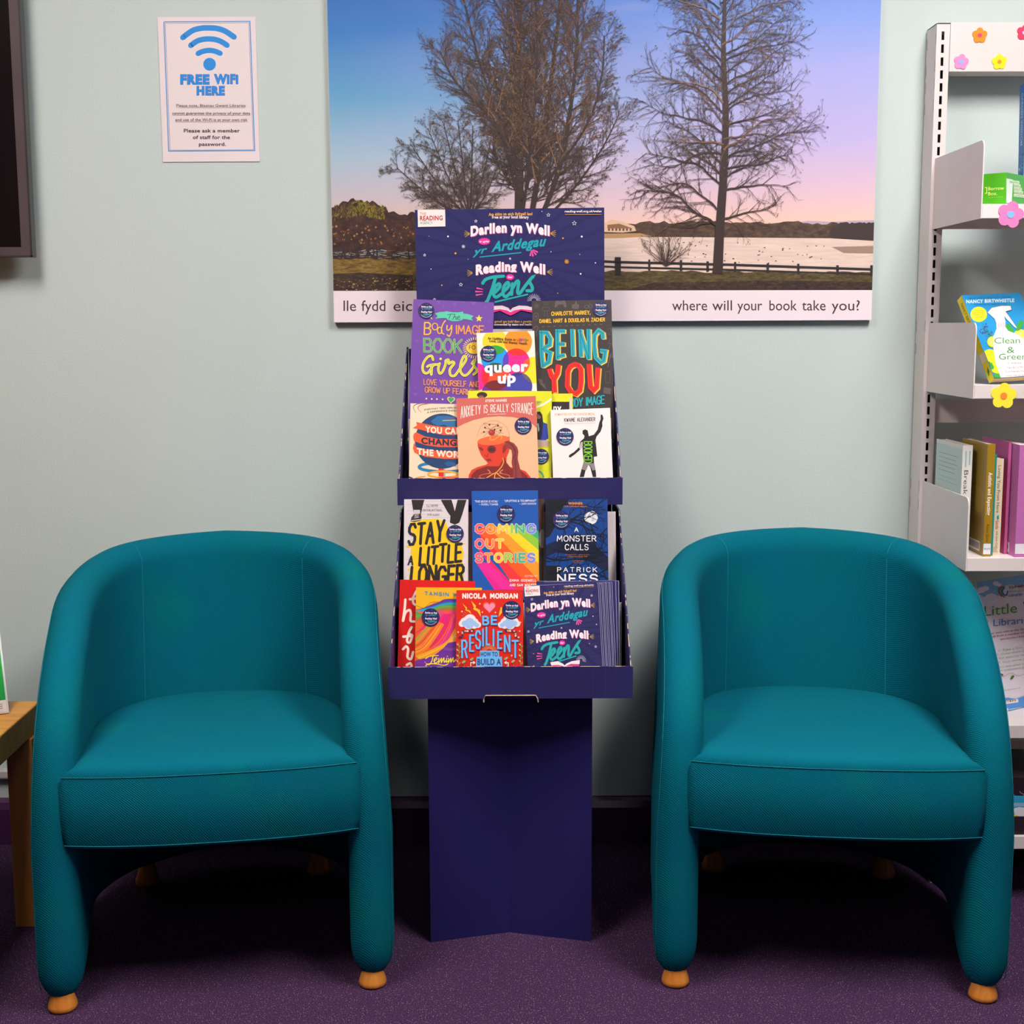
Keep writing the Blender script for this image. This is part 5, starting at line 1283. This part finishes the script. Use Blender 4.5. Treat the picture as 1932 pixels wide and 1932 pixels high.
for x, y in ((960, 520), (905, 815), (1795, 675), (1215, 410), (1250, 530), (1437, 535), (1785, 800), (1670, 1150)): c.star(x, y, 16, 'f0dca0', .45, 4)
bk.done((Y4, 1668, 500, 132))

# ===== leaflets
LB = 'navy leaflets stacked in the display stand'
def leaflet(tl, tr, off, lab, art=False, br_=None):
    bk = Book('leaflet', lab, tl, tr, 2.523+off, .65, .5175, '2f2c5e', '2f2c5e', .0011, pages='pagew', cat='leaflet', group=LB)
    if art:
        # header artwork re-drawn smaller: map header-crop pixels into this crop
        A = Vector((1128, 768)); k = .372
        c = bk.canvas(None, .00003)
        def T(x, y, bk=bk):
            # header crop (915,450) centre -> leaflet z3 crop
            X = 1338+(x-915)*.69+(y-450)*.035; Yc = 1040+(y-450)*.745-(x-915)*.045
            p = on_plane(720+X/3.943, 910+Yc/3.943, bk.O, bk.N)-bk.O; return (p.dot(bk.U), p.dot(bk.V))
        c.T = T
        c.rect(0, -200, 2000, 2000, '2f2c5e'); 
        well_art(c, True)
        c.zoom = Z3; c.T = Canvas.T.__get__(c)
        c.text('reading-well.org.uk/wales', 1358, 1578, 778, 12, 'e2d8e2', .03, y1=768); c.ribbon([(1360, 786), (1580, 776)], 3, 'c98f3c')
        c.poly([(1060, 772), (1175, 766), (1180, 842), (1066, 850)], 'ece0de'); c.text('THE', 1072, 1098, 795, 12, 'd98736', .02); c.text('READING', 1072, 1166, 818, 20, 'b8282e', .03, y1=814); c.text('AGENCY', 1074, 1126, 835, 12, '4f9c78', .01)
        c.poly([(1262, 1355), (1310, 1352), (1362, 1368), (1420, 1350), (1468, 1340), (1470, 1380), (1362, 1390), (1265, 1385)], 'e0368f'); c.poly([(1255, 1338), (1310, 1330), (1350, 1350), (1362, 1362), (1375, 1348), (1415, 1330), (1475, 1322), (1472, 1352), (1410, 1350), (1362, 1370), (1310, 1358), (1262, 1362)], 'efe5e6')
        for x, y in ((1118, 870), (1562, 842), (1092, 1110), (1592, 1222), (1327, 942)):
            P = [(x+(9 if i % 2 == 0 else 4)*math.cos(R(-90+i*36)), y+(9 if i % 2 == 0 else 4)*math.sin(R(-90+i*36))) for i in range(11)]; c.ribbon(P, 2, 'd9d3e6', cap=False)
        for x, y, col in ((1280, 780, 'd9a040'), (1572, 996, 'e6e0ee'), (1598, 1057, 'e6e0ee'), (1130, 1275, 'd9a040'), (1546, 1200, 'd9a040'), (1540, 1130, 'e6e0ee'), (1133, 1365, 'd9a040')): c.ell(x, y, 4, 4, col, 8)
    else:
        c = bk.canvas(Z3, .00003); x, y = 720+0, 0
        c.T = lambda x, y: (x, y); c.ribbon([(bk.w-.0006, 0), (bk.w-.0006, bk.h)], .0009, 'a5a2c2', cap=False); c.ribbon([(0, bk.h-.0005), (bk.w, bk.h-.0005)], .0007, '8f8db4', cap=False)
    bk.c.into(bk.b); bk.b.build('sheet', bk.t); delattr(bk, 'c')
    return bk
leaflet((987.5, 1106.5), (1126, 1099), 0, 'front leaflet of the navy stack, with its printed title fully showing', True)
rows = [((1129, 1100), .0035), ((1132, 1098.5), .006), ((1136, 1101), .0085), ((1138.5, 1099.5), .011), ((1142, 1098), .0135), ((1145, 1099.5), .016), ((1149, 1098), .019), ((1151.5, 1099), .0215), ((1155, 1097.5), .024)]
for (x, y), off in rows: leaflet((1002, y+6.5), (x, y), off, 'navy leaflet edge in the fanned stack behind the front leaflet')
leaflet((1026, 1097.5), (1162, 1094.5), .0275, 'navy leaflet second from the back of the stack, sticking out to the right')
leaflet((1012, 1096), (1168, 1095.5), .0305, 'rearmost navy leaflet, reaching furthest right in the stack')
# ------------------------------------------------------------------ white metal library shelving on the right
Z4, Z5, Z6 = (1690, 0, 3.864), (1690, 500, 3.22), (1780, 1080, 3.33)
SH = thing('bookcase', 'white metal library shelving bay with slotted uprights and flower stickers, at the right edge', 'bookcase', (1.35, 2.9, 0))
WM = M['white_metal']
YF, YBK = 2.655, 2.955
def upright(x0):
    b = MB(); x1 = x0+.028
    b.box(x0, x0+.002, YBK, 3.024, 0, 1.822, WM); b.box(x1-.002, x1, YBK, 3.024, 0, 1.822, WM)
    b.box(x0+.002, x0+.0105, YBK, YBK+.002, 0, 1.822, WM); b.box(x0+.0165, x1-.002, YBK, YBK+.002, 0, 1.822, WM)
    z = 1.805; prev = 1.822
    while z > .1:
        b.box(x0+.0105, x0+.0165, YBK, YBK+.002, z, prev, WM); prev = z-.0175; z -= .0263
    b.box(x0+.0105, x0+.0165, YBK, YBK+.002, 0, prev, WM)
    b.box(x0+.002, x1-.002, YBK+.012, YBK+.014, .02, 1.80, M['slot'])  # dark sheet added inside, painting the shade seen through the slots
    b.box(x0, x1, YBK, 3.024, 1.820, 1.822, WM)
    for z in (1.79, 1.735, 1.70, 1.655, 1.19, 1.14, .84, .8):
        for y in (2.958, 3.018): b.box(x0-.0002, x0, y, y+.0012, z-.012, z+.012, M['slot'])
    b.build('upright', SH)
upright(.898); upright(1.812)
b = MB(); b.box(.927, 1.811, YBK, YBK+.0025, 1.723, 1.8234, WM); b.box(.927, 1.811, YBK+.0025, 3.01, 1.723, 1.7255, WM); b.box(.927, 1.811, YBK+.0025, 3.01, 1.821, 1.8234, WM); hp = b.build('header_panel', SH, bevel=.0008)
def shelf(z0, top=.148):
    lo = z0 < .5; xa = .930 if lo else .9075
    b = MB(); b.box(xa, 1.809, YF, YF+.0025, z0, z0+.027, WM); b.box(xa, 1.809, YF+.0025, YBK-.002, z0+.0245, z0+.027, WM); b.box(xa, 1.809, YBK-.004, YBK-.002, z0, z0+.024, WM)
    s_ = b.build('shelf', SH, bevel=.0008)
    for x in ((1.8095,) if lo else (.9048, 1.8095)):
        r = .014; poly = [(YBK+.001, z0), (YF-.001, z0)]+[(YF-.001+r-r*math.cos(a), z0+top-r+r*math.sin(a)) for a in (0, .4, .8, 1.2, math.pi/2)]+[(YBK+.001, z0+top)]
        b = MB(); b.prism(poly, x, x+.0022, 'x', WM); b.build('end_bracket', SH)
    return s_
SHZ = [1.396, 1.049, .705, .36, .125]
shv = [shelf(z) for z in SHZ]
for z0, z1 in ((.98, 1.032), (.206, .262)):
    b = MB(); b.box(.9265, 1.812, YBK+.012, YBK+.015, z0, z1, WM); b.box(.9265, 1.812, YBK+.004, YBK+.012, z1-.003, z1, WM); b.build('cross_rail', SH)
for x in (.898, 1.812): b = MB(); b.box(x, x+.028, 2.775, YBK-.0005, 0, .1245, WM); b.build('base_foot', SH, bevel=.002)
def petal(a):
    d = (a+math.pi/5) % (2*math.pi/5)-math.pi/5; return .56*math.cos(d)+math.sqrt(max(0, .43**2-(.56*math.sin(d))**2))
def flower(px, py, Y, r, col, cc, parent, rot=0):
    p = atY(px, py, Y); rr = r*p.y/F_PX
    def out(R0, d, n=60): return [(p.x+R0*petal(a)*math.sin(a+R(rot)), p.z+R0*petal(a)*math.cos(a+R(rot))) for a in [2*math.pi*i/n for i in range(n)]]
    b = MB(); b.prism(out(rr, 0), Y-.0018, Y-.0003, 'y', ink(col, .6)); f = b.build('flower_sticker', parent, fixn=True)
    b = MB(); b.prism([(p.x+rr*.26*math.sin(2*math.pi*i/20), p.z+rr*.26*math.cos(2*math.pi*i/20)) for i in range(20)], Y-.0026, Y-.0018, 'y', ink(cc, .6)); b.build('flower_center', parent, fixn=True)
    return f
flower(1848, 67, YBK, 14, 'f08a1e', 'e23a6a', hp, 0); flower(1813, 117, YBK, 14, 'e58ac0', '7fb4e6', hp, 8); flower(1885, 117, YBK, 14, 'ecd818', 'f08a2a', hp, -4); flower(1932, 62, YBK, 14, 'e8385e', '9cc0ea', hp, 10)
flower(1906, 405, YF, 25, 'e27ab2', '7fb4e6', shv[0], 14); flower(1893, 747, YF, 25, 'ece03a', 'f0872c', shv[1], 4)

# ---- books standing spine out on the third shelf
GB = 'books on the white shelving'
def shelf_book(label, x0, x1, yf, z0, h, depth, spine, cover=None, pages='pagew', art=None, group=GB):
    cover = cover or spine; t = thing('book', label, 'book', ((x0+x1)/2, yf+depth/2, z0), group)
    cs, cc = ink(spine, .4, .4), ink(cover, .4, .4); b = MB(); e = .0007
    b.box(x0, x1, yf, yf+e, z0, z0+h, cs); b.box(x0, x0+e, yf+e, yf+depth, z0, z0+h, cc); b.box(x1-e, x1, yf+e, yf+depth, z0, z0+h, cc)
    if art:
        sc = Canvas(Vector((x0, yf, z0)), Vector((1, 0, 0)), Vector((0, 0, 1)), Vector((0, -1, 0)), x1-x0, h, None, .00004); sc.T = lambda x, y: (x, y)
        lc = Canvas(Vector((x0, yf+depth, z0)), Vector((0, -1, 0)), Vector((0, 0, 1)), Vector((-1, 0, 0)), depth, h, None, .00004); lc.T = lambda x, y: (x, y)
        art(sc, lc, x1-x0, h, depth); sc.into(b); lc.into(b)
    b.build('cover', t)
    b = MB(); b.box(x0+e, x1-e, yf+e, yf+depth-.002, z0+.001, z0+h-.0015, M[pages]); b.build('page_block', t)
def vert(c, s_, v1, v0, u0, u1, col, bold=.0):
    """text reading downwards between heights v1 (start) and v0"""
    vs_, fs_ = text_mesh(s_, bold); c.up(); c.raw([(u0+(u1-u0)*hh_, v1-(v1-v0)*a) for a, hh_ in vs_], fs_, col)
def rows(c, y0, n, dy, x0, x1, col, wd=.0007, seed=1):
    rg = random.Random(seed); c.up()
    for i in range(n): c.ribbon([(x0, y0-i*dy), (x1-(x1-x0)*rg.uniform(0, .3), y0-i*dy)], wd, col, newlayer=False, cap=False)
def box_(c, x0, y0, x1, y1, col): c.poly([(x0, y0), (x1, y0), (x1, y1), (x0, y1)], col)
def bars(c, x0, y0, x1, y1):
    box_(c, x0, y0, x1, y1, 'ece6e4'); c.up(); rg = random.Random(2); x = x0+.003
    while x < x1-.003:
        w = rg.choice((.0005, .0009, .0013)); c.ribbon([(x, y0+.004), (x, y1-.003)], w, '2a2528', newlayer=False, cap=False); x += w+rg.choice((.0006, .001))
s3 = SHZ[2]+.0272
def a_break(s, l, w, h, d):
    vert(s, 'Break Free from', h*.77, h*.12, w*.22, w*.66, '3c3a3a'); s.ribbon([(w*.72, h*.95), (w*.72, h*.82)], w*.13, '8fb0b8', cap=False); s.ribbon([(w*.34, h*.95), (w*.34, h*.80)], w*.13, '8fb0b8', cap=False)
    box_(l, 0, 0, d*.97, h*.965, 'bccfcb'); rows(l, h*.88, 5, .009, d*.12, d*.9, '5a6464', seed=3); rows(l, h*.66, 2, .009, d*.1, d*.85, '6fb0b8', seed=4); rows(l, h*.5, 6, .009, d*.12, d*.95, '4a5254', .0011, seed=5); rows(l, h*.22, 2, .009, d*.15, d*.8, '6fb0b8')
shelf_book('white and mint paperback with Break Free from on its spine, leftmost on the third shelf', .9115, .9315, 2.72, s3, .219, .17, 'd9d6d0', 'd2d4ce', art=a_break)
def a_aut(s, l, w, h, d):
    vert(s, 'Autistic and Expecting', h*.75, h*.37, w*.28, w*.78, 'f2e8d8', .02); vert(s, 'Alexis Quinn', h*.29, h*.13, w*.3, w*.66, '4a3418'); box_(s, 0, h*.02, w*.95, h*.115, 'dde0e8'); s.text('306.874', w*.1, w*.9, h*.06, -.004, '3a3a48')
    box_(l, d*.25, h*.6, d*.8, h*.97, '927a2e'); rows(l, h*.75, 5, .007, d*.3, d*.75, '6a5420', seed=4); rows(l, h*.5, 8, .007, d*.2, d*.7, '6a5420', seed=6); bars(l, d*.40, h*.03, d*.86, h*.12)
shelf_book('mustard brown paperback reading Autistic and Expecting, between white and teal spines', .9445, .9600, 2.672, s3, .226, .15, '9c7a1c', '94782a', art=a_aut)
shelf_book('thin teal book pressed between the mustard and cream spines on the third shelf', .9615, .9675, 2.682, s3, .205, .145, '1d8f86')
def a_lov(s, l, w, h, d):
    vert(s, 'Loving You From Here', h*.93, h*.44, w*.3, w*.72, '3a3834'); s.poly([(w*.4, h*.40), (w*.62, h*.42), (w*.7, h*.38), (w*.5, h*.36)], '2a8f96'); vert(s, 'Sands', h*.36, h*.27, w*.3, w*.75, 'c86a3a', .02); vert(s, 'with Susan Clark', h*.25, h*.07, w*.4, w*.72, '9a7a6a'); rows(s, h*.08, 4, .003, w*.1, w*.8, '4a4440', .0006)
shelf_book('cream book reading Loving You From Here, between teal and red spines', .9690, .9845, 2.690, s3, .195, .14, 'e0cfae', 'e0cfae', art=a_lov)
shelf_book('short thin red book squeezed between the cream and pink books', .9862, .9945, 2.725, s3, .168, .12, 'c2242a')
shelf_book('thin pink book behind the short red one, its top corner rising above the others', .9965, 1.0025, 2.700, s3, .227, .15, 'b5568c', 'b8609a')
def a_pink(s, l, w, h, d):
    box_(s, 0, h*.03, w, h*.12, 'e4dde2')
    rows(l, h*.74, 26, .005, d*.3, d*.85, '96588a', .0006, seed=9); box_(l, d*.5, h*.02, d*.8, h*.11, 'ece6e4'); bars(l, d*.52, h*.03, d*.78, h*.10)
shelf_book('large pink hardback with a printed back cover at the right edge of the third shelf', 1.0045, 1.030, 2.662, s3, .225, .155, 'b96aa8', 'bc70ac', art=a_pink)
shelf_book('pale pink paperback right of the large pink hardback', 1.032, 1.052, 2.68, s3, .21, .15, 'c88abc')

# ---- cleaning book on the second shelf
s2 = SHZ[1]+.0272
BL_, TL_, TR_ = atY(1876, 717.5, 2.664), atY(1814.5, 560.5, 2.764), atY(1913, 557, 2.80)
V = (TL_-BL_); h = V.length; V.normalize(); U = (TR_-TL_); w = U.length; U = (U-V*U.dot(V)).normalized()
Nn = U.cross(V)
if Nn.y > 0: Nn = -Nn
bk = Book('paperback_book', 'blue paperback with a white spray bottle and lemons on its cover, second shelf', w*1.12, h, 0, 0, 0, '2590cc', 'd9c61c', .019, group=GB, O=BL_+Vector((0, 0, .0035)), U=U, V=V)
c = bk.canvas(Z5, .00005)
c.text('GREAT BRITISH BAKE OFF WINNER', 440, 700, 208, 10, '1f6a9c', .02, y1=200); c.text('NANCY BIRTWHISTLE', 428, 720, 232, 21, 'cfe6f0', .04, y1=224); c.text('FOREWORD BY EMMA MITCHELL', 480, 680, 246, 9, '1f6a9c', .02, y1=240)
c.ell(504, 300, 50, 46, 'ecd92a', 24); 
for i, s_ in enumerate(('Get to', 'sparkling', 'results in the', 'home!')): c.text(s_, 482-(i % 3)*6, 530+(i % 3)*4, 280+i*13, 8, '6a6420', .0)
c.up()
for i in range(26):
    rg = random.Random(i); a = R(200+rg.uniform(-8, 40)); x, y = 600, 440; r = rg.uniform(30, 100); c.layer += .02
    c.raw([(x+r*math.cos(a)-4, y+r*math.sin(a)), (x+r*math.cos(a), y+r*math.sin(a)-5), (x+r*math.cos(a)+5, y+r*math.sin(a)), (x+r*math.cos(a), y+r*math.sin(a)+5)], [(0, 1, 2, 3)], '4a3a7c')
for k in range(6): c.ribbon([(600, 450), (520+k*5, 350+k*20)], 2, '3a7a4a')
for x, y, rx, ry, rot in ((760, 430, 44, 38, 20), (590, 468, 36, 34, 0), (575, 555, 48, 40, 30), (615, 625, 42, 36, 0), (790, 510, 40, 34, 0)):
    c.ell(x, y, rx, ry, 'ecce1c', 24, rot=rot)
    if x in (760, 590): c.ell(x, y, rx*.78, ry*.78, 'f2e070', 20, rot=rot); c.rays(x, y, 4, rx*.7, 2, 'd9b818', 8)
for x, y, rot in ((690, 390, 60), (565, 610, 40), (625, 680, 10), (750, 370, 120)): c.ell(x, y, 36, 18, '3a9a3c', 16, rot=rot)
WB = 'ebe2e0'
c.poly([(612, 385), (665, 380), (680, 402), (740, 425), (790, 470), (830, 560), (850, 700), (640, 700), (605, 600), (590, 500), (590, 440)], WB)
c.poly([(555, 290), (580, 262), (640, 250), (695, 250), (702, 275), (665, 285), (690, 320), (735, 385), (720, 380), (670, 330), (655, 310), (665, 350), (605, 350), (600, 330)], WB); c.rect(608, 350, 664, 384, 'd8d0d2')
c.up()
for i in range(7): c.ribbon([(612+i*8, 352), (612+i*8, 382)], 1.6, '8a7a80', newlayer=False, cap=False)
c.ribbon([(555, 290), (580, 262), (640, 250), (695, 250), (702, 275), (665, 285), (690, 320), (735, 385)], 2.5, '7a5a6a', cap=False)
for s_, x0, x1, y, cap in (('Clean', 596, 752, 480, 38), ('&', 672, 720, 538, 40), ('Green', 624, 790, 578, 38)): c.text(s_, x0, x1, y, cap, '3a8a3a', .0, y1=y-2)
for s_, x0, x1, y in (('101 Hints and', 672, 760, 606), ('Tips for a More', 670, 790, 632), ('Eco-friendly Home', 664, 800, 656), ('SUNDAY TIMES BESTSELLER', 660, 800, 680)): c.text(s_, x0, x1, y, 12 if y < 670 else 8, '7a6a70', .0, y1=y-4)
sc = Canvas(bk.O-bk.N*bk.th-bk.U*.0001, bk.N, bk.V, -bk.U, bk.th, bk.h, None, .00004); sc.T = lambda x, y: (x, y)
vs_, fs_ = text_mesh('NANCY BIRTWHISTLE', .01); sc.up(); sc.raw([(.006+.008*hh_, bk.h*(.93-.40*a)) for a, hh_ in vs_], fs_, '6a5a1c')
sc.poly([(.002, bk.h*.22), (.019, bk.h*.22), (.019, bk.h*.32), (.002, bk.h*.32)], 'dccfb4'); sc.poly([(.006, bk.h*.06), (.014, bk.h*.10), (.013, bk.h*.16), (.007, bk.h*.12)], '3f8a3a')
sc.into(bk.b); bk.done()

# ---- top shelf: green box and tall blue book
s1 = SHZ[0]+.0272
C0 = Vector((.957, 2.672, s1)); A = R(42); UL = Vector((-math.cos(A), math.sin(A), 0)); UR = Vector((math.sin(A), math.cos(A), 0))
t = thing('leaflet_box', 'small bright green box with white and yellow lettering on the top shelf', 'box', C0)
b = MB(); b.fbox(C0, UR, UL, Vector((0, 0, 1)), .10, .058, .061, ink('4fae1e', .3, .5))
lc = Canvas(C0+UL*.058, -UL, Vector((0, 0, 1)), Vector((-math.sin(A), -math.cos(A), 0)), .058, .061, Z4, .00006)
lc.text('Borrow', 674, 790, 1388, 26, 'e2e88a', .01, y1=1382); lc.text('Box.', 674, 740, 1424, 26, 'e2e88a', .01, y1=1421); lc.ribbon([(652, 1368), (664, 1368), (664, 1408), (652, 1410)], 5, 'e2e88a'); lc.text('Your library in one app', 674, 782, 1446, 9, 'a8d05a', 0, y1=1436)
lc.rect(600, 1508, 900, 1530, '57b228'); lc.into(b)
rc = Canvas(C0, UR, Vector((0, 0, 1)), Vector((math.cos(A), -math.sin(A), 0)), .10, .061, Z4, .00006)
rc.poly([(806, 1300), (855, 1310), (845, 1480), (806, 1478)], 'dfeee0')
for i, s_ in enumerate(('EBOOKS,', 'AUDIO,', 'QUALITY', 'BOOKS AND', 'AUDIOBOOKS')): rc.poly([(858-(i == 0)*30, 1312+i*25), (900+i*9, 1320+i*25), (900+i*9, 1342+i*25), (858-(i == 0)*30, 1334+i*25)], 'd6e6c0'); rc.text(s_, 860-(i == 0)*28, 896+i*9, 1332+i*25, 13, '58a02a', .01, y1=1338+i*25)
rc.into(b); b.build('box_body', t)
ang = R(6); U = Vector((1, 0, 0)); V = Vector((0, math.sin(R(4)), math.cos(R(4))))
bk = Book('book', 'tall blue book reading Garden Wisdom on its spine, behind the green box', .16, .247, 0, 0, 0, '5f86c4', '2568a8', .03, group=GB, O=Vector((1.03, 2.775, s1+.003)), U=U, V=V)
c = bk.canvas(Z4, .00005)
c.rect(900, 600, 1400, 1300, '6f8fcc')
for i in range(14):
    rg = random.Random(i); x, y = rg.uniform(925, 1000), rg.uniform(700, 1260); c.ribbon([(x, y), (x+rg.uniform(-20, 20), y+rg.uniform(40, 90))], 4, rg.choice(['9fb4dc', '4f6fb4', '8aa4d8']))
sc = Canvas(bk.O-bk.N*bk.th-bk.U*.0001, bk.N, bk.V, -bk.U, bk.th, bk.h, None, .00004); sc.T = lambda x, y: (x, y)
vs_, fs_ = text_mesh('GARDEN WISDOM', .01); sc.up(); sc.raw([(.010+.010*hh_, bk.h*(.93-.42*a)) for a, hh_ in vs_], fs_, 'a9c8e4')
for i in range(40):
    rg = random.Random(i+5); x, y = rg.uniform(.003, .027), rg.uniform(.01, bk.h*.45); r = rg.uniform(.0012, .003); sc.layer += .05; sc.raw([(x+r*math.cos(k), y+r*math.sin(k)) for k in (0, 1.2, 2.4, 3.6, 4.8)], [(0, 1, 2, 3, 4)], rg.choice(['1b3a64', '5fb0cc', '2a7fb0', '9fd0d8']))
sc.into(bk.b); bk.done()

# ---- poster on the fourth shelf
TLp = atY(1843, 1098.6, 2.745); ya = R(33); U = Vector((math.cos(ya), math.sin(ya), 0)); bd = Vector((-math.sin(ya), math.cos(ya), 0)); V = (Vector((0, 0, 1))*math.cos(R(7))+bd*math.sin(R(7))).normalized(); N = U.cross(V)
hh_ = (TLp.z-(SHZ[3]+.0276))/V.z; O = TLp-V*hh_
t = thing('poster_holder', 'clear sign holder with a pale library seeds poster standing on the fourth shelf', 'sign', O)
b = MB(); b.fbox(O-N*.0008, U, -N, V, .211, .002, hh_, ink('dcdfe2', .1, .5)); b.fbox(O-N*.003, U, Vector((bd.x, bd.y, 0)), Vector((0, 0, 1)), .211, .05, .002, ink('dcdfe2', .1, .5)); b.build('holder', t)
b = MB(); b.fbox(O+U*.0005, U, -N, V, .21, .0007, hh_, ink('e4dce6', .25, .5))
c = Canvas(O+U*.0005, U, V, N, .21, hh_, Z6, .00005)
c.poly([(190, 40), (700, -10), (700, 110), (520, 60), (430, 120), (330, 150), (240, 200), (195, 200)], '7fb8e2')
for x, y, r in ((240, 110, 26), (265, 100, 22), (220, 120, 20), (330, 70, 20), (350, 78, 16), (215, 160, 30), (300, 160, 40), (260, 180, 40), (420, 110, 50)): c.ell(x, y, r, r*.7, 'e6ecf4' if r < 28 else 'dde2f0', 18)
c.ribbon([(365, 150), (350, 130), (348, 105), (365, 90)], 8, 'c03a3c', 5); c.ribbon([(380, 155), (362, 135), (362, 105), (378, 88)], 8, '4a9a4a', 5); c.ribbon([(402, 118), (395, 140), (378, 140), (368, 118), (380, 95)], 9, '3a62b0', 5)
c.text('Llyfrgelloedd', 412, 560, 102, 17, 'a8384a', .02, y1=86); c.text('Blaenau Gwent', 412, 560, 126, 14, '9ab09a', .01, y1=112); c.text('Libraries', 410, 495, 152, 19, '3a6cc0', .01, y1=144)
c.text('Little', 255, 460, 275, 66, '4f9a2c', .0, y1=252); c.text('W', 497, 570, 246, 66, '4f9a2c', .0, y1=238); c.text('Libraries', 312, 560, 338, 46, '3a7cc8', .0, y1=315)
c.ell(262, 318, 17, 32, 'b83a28', 18); c.ell(258, 308, 6, 12, 'd8705a', 10); c.ell(246, 272, 6, 6, '4f9a2c', 8)
for s_, x0, x1, y in (('On your next visit to the library, borrow', 240, 620, 395), ('seeds from a member of staff when', 275, 600, 412), ('you borrow a book', 356, 510, 424)): c.text(s_, x0, x1, y, 12, 'a8344a', .015, y1=y-(x1-x0)*.13)
for s_, x0, x1, y in (('1. Take a few seeds', 342, 560, 497), ('2. Grow them at home', 330, 575, 522), ('3. Eat yummy vegetables', 316, 600, 548), ('4. Save some seeds', 336, 560, 572), ("Let's see who can grow", 326, 590, 602), ('an awesome garden!', 344, 570, 622)): c.text(s_, x0, x1, y, 13, ['c06a50']+['6a9a5a']*12, -.005, shear=.2, y1=y-(x1-x0)*.14)
c.ribbon([(330, 635), (370, 655), (420, 630), (470, 650), (540, 615)], 2, 'b87a6a', 4); c.ell(364, 641, 10, 5, '5a5a30', 10, rot=30); c.ell(428, 658, 16, 8, '5a6a30', 12, rot=-50)
for s_, x0, x1, y in (('gwentpartnership.co.uk', 340, 480, 748),): c.text(s_, x0, x1, y, 7, '7a6a74', 0, y1=y-(x1-x0)*.15)
c.poly([(330, 800), (400, 785), (450, 795), (520, 770), (700, 720), (700, 880), (520, 880), (400, 905), (330, 915)], '5a96dc'); c.poly([(375, 808), (465, 795), (466, 815), (378, 828)], 'ece6e6')
for x, col in ((385, 'c04a2a'), (400, 'e0a02a'), (415, 'c04a2a'), (430, '8a9a3a'), (445, 'd87a2a')): c.ell(x, 812-(x-385)*.14, 6, 6, col, 8)
c.rect(388, 852, 402, 874, 'dfe6f2'); c.ribbon([(408, 860), (482, 850)], 5, 'c8dcf2')
c.into(b); b.build('poster_sheet', t)

# ---- bottom shelf: pile of flat books
s5 = SHZ[4]+.0272
def flat(label, z0, h, col, yf, art=None, x0=.935, x1=1.165):
    t = thing('book', label, 'book', ((x0+x1)/2, yf+.09, z0), 'books lying flat on the bottom shelf')
    b = MB(); cc = ink(col, .35, .4)
    b.box(x0, x1, yf, yf+.0008, z0, z0+h, cc); b.box(x0, x1, yf+.0008, yf+.19, z0, z0+.0008, cc); b.box(x0, x1, yf+.0008, yf+.19, z0+h-.0008, z0+h, cc)
    if art:
        c = Canvas(Vector((x0, yf, z0)), Vector((1, 0, 0)), Vector((0, 0, 1)), Vector((0, -1, 0)), x1-x0, h, (1880, 1380, 7.43), .00005); art(c); c.into(b)
    b.build('cover', t); b = MB(); b.box(x0+.001, x1-.001, yf+.0008, yf+.188, z0+.0008, z0+h-.0008, M['pagew']); b.build('page_block', t)
zz = s5
for k, (h, lab) in enumerate(((.019, 'dark plum book lying lowest in the flat pile on the bottom shelf'), (.019, 'dark plum book second from the bottom of the flat pile'))): flat(lab, zz, h, '2a1f28', 2.664+.001*k); zz += h+.0003
def a_col(c):
    c.rect(100, 1000, 700, 1060, '8ab0c8'); c.rect(100, 1050, 700, 1340, '2fa4cc'); c.poly([(240, 1080), (320, 1060), (560, 1090), (600, 1250), (330, 1260), (250, 1150)], 'dcd8dc'); c.poly([(245, 1160), (300, 1180), (370, 1250), (340, 1275), (245, 1275)], 'e0cf1c')
flat('light blue and white book with a yellow patch in the middle of the flat pile', zz, .043, '2f9ac4', 2.666, a_col); zz += .0433
def a_dk(c): c.poly([(230, 860), (350, 1000), (220, 1000)], '2a6a9c'); c.ribbon([(325, 840), (350, 870), (380, 880), (400, 940)], 9, '8a8490', 4)
flat('black book with a blue corner on top of the flat pile', zz, .038, '241c20', 2.668, a_dk)
w = bpy.data.worlds.new('world'); scene.world = w; w.use_nodes = True
w.node_tree.nodes['Background'].inputs[0].default_value = (.6, .7, .8, 1); w.node_tree.nodes['Background'].inputs[1].default_value = .05
vs = scene.view_settings; vs.view_transform = 'Standard'; vs.look = 'None'; vs.gamma = 1; vs.use_curve_mapping = False; vs.exposure = -0.1
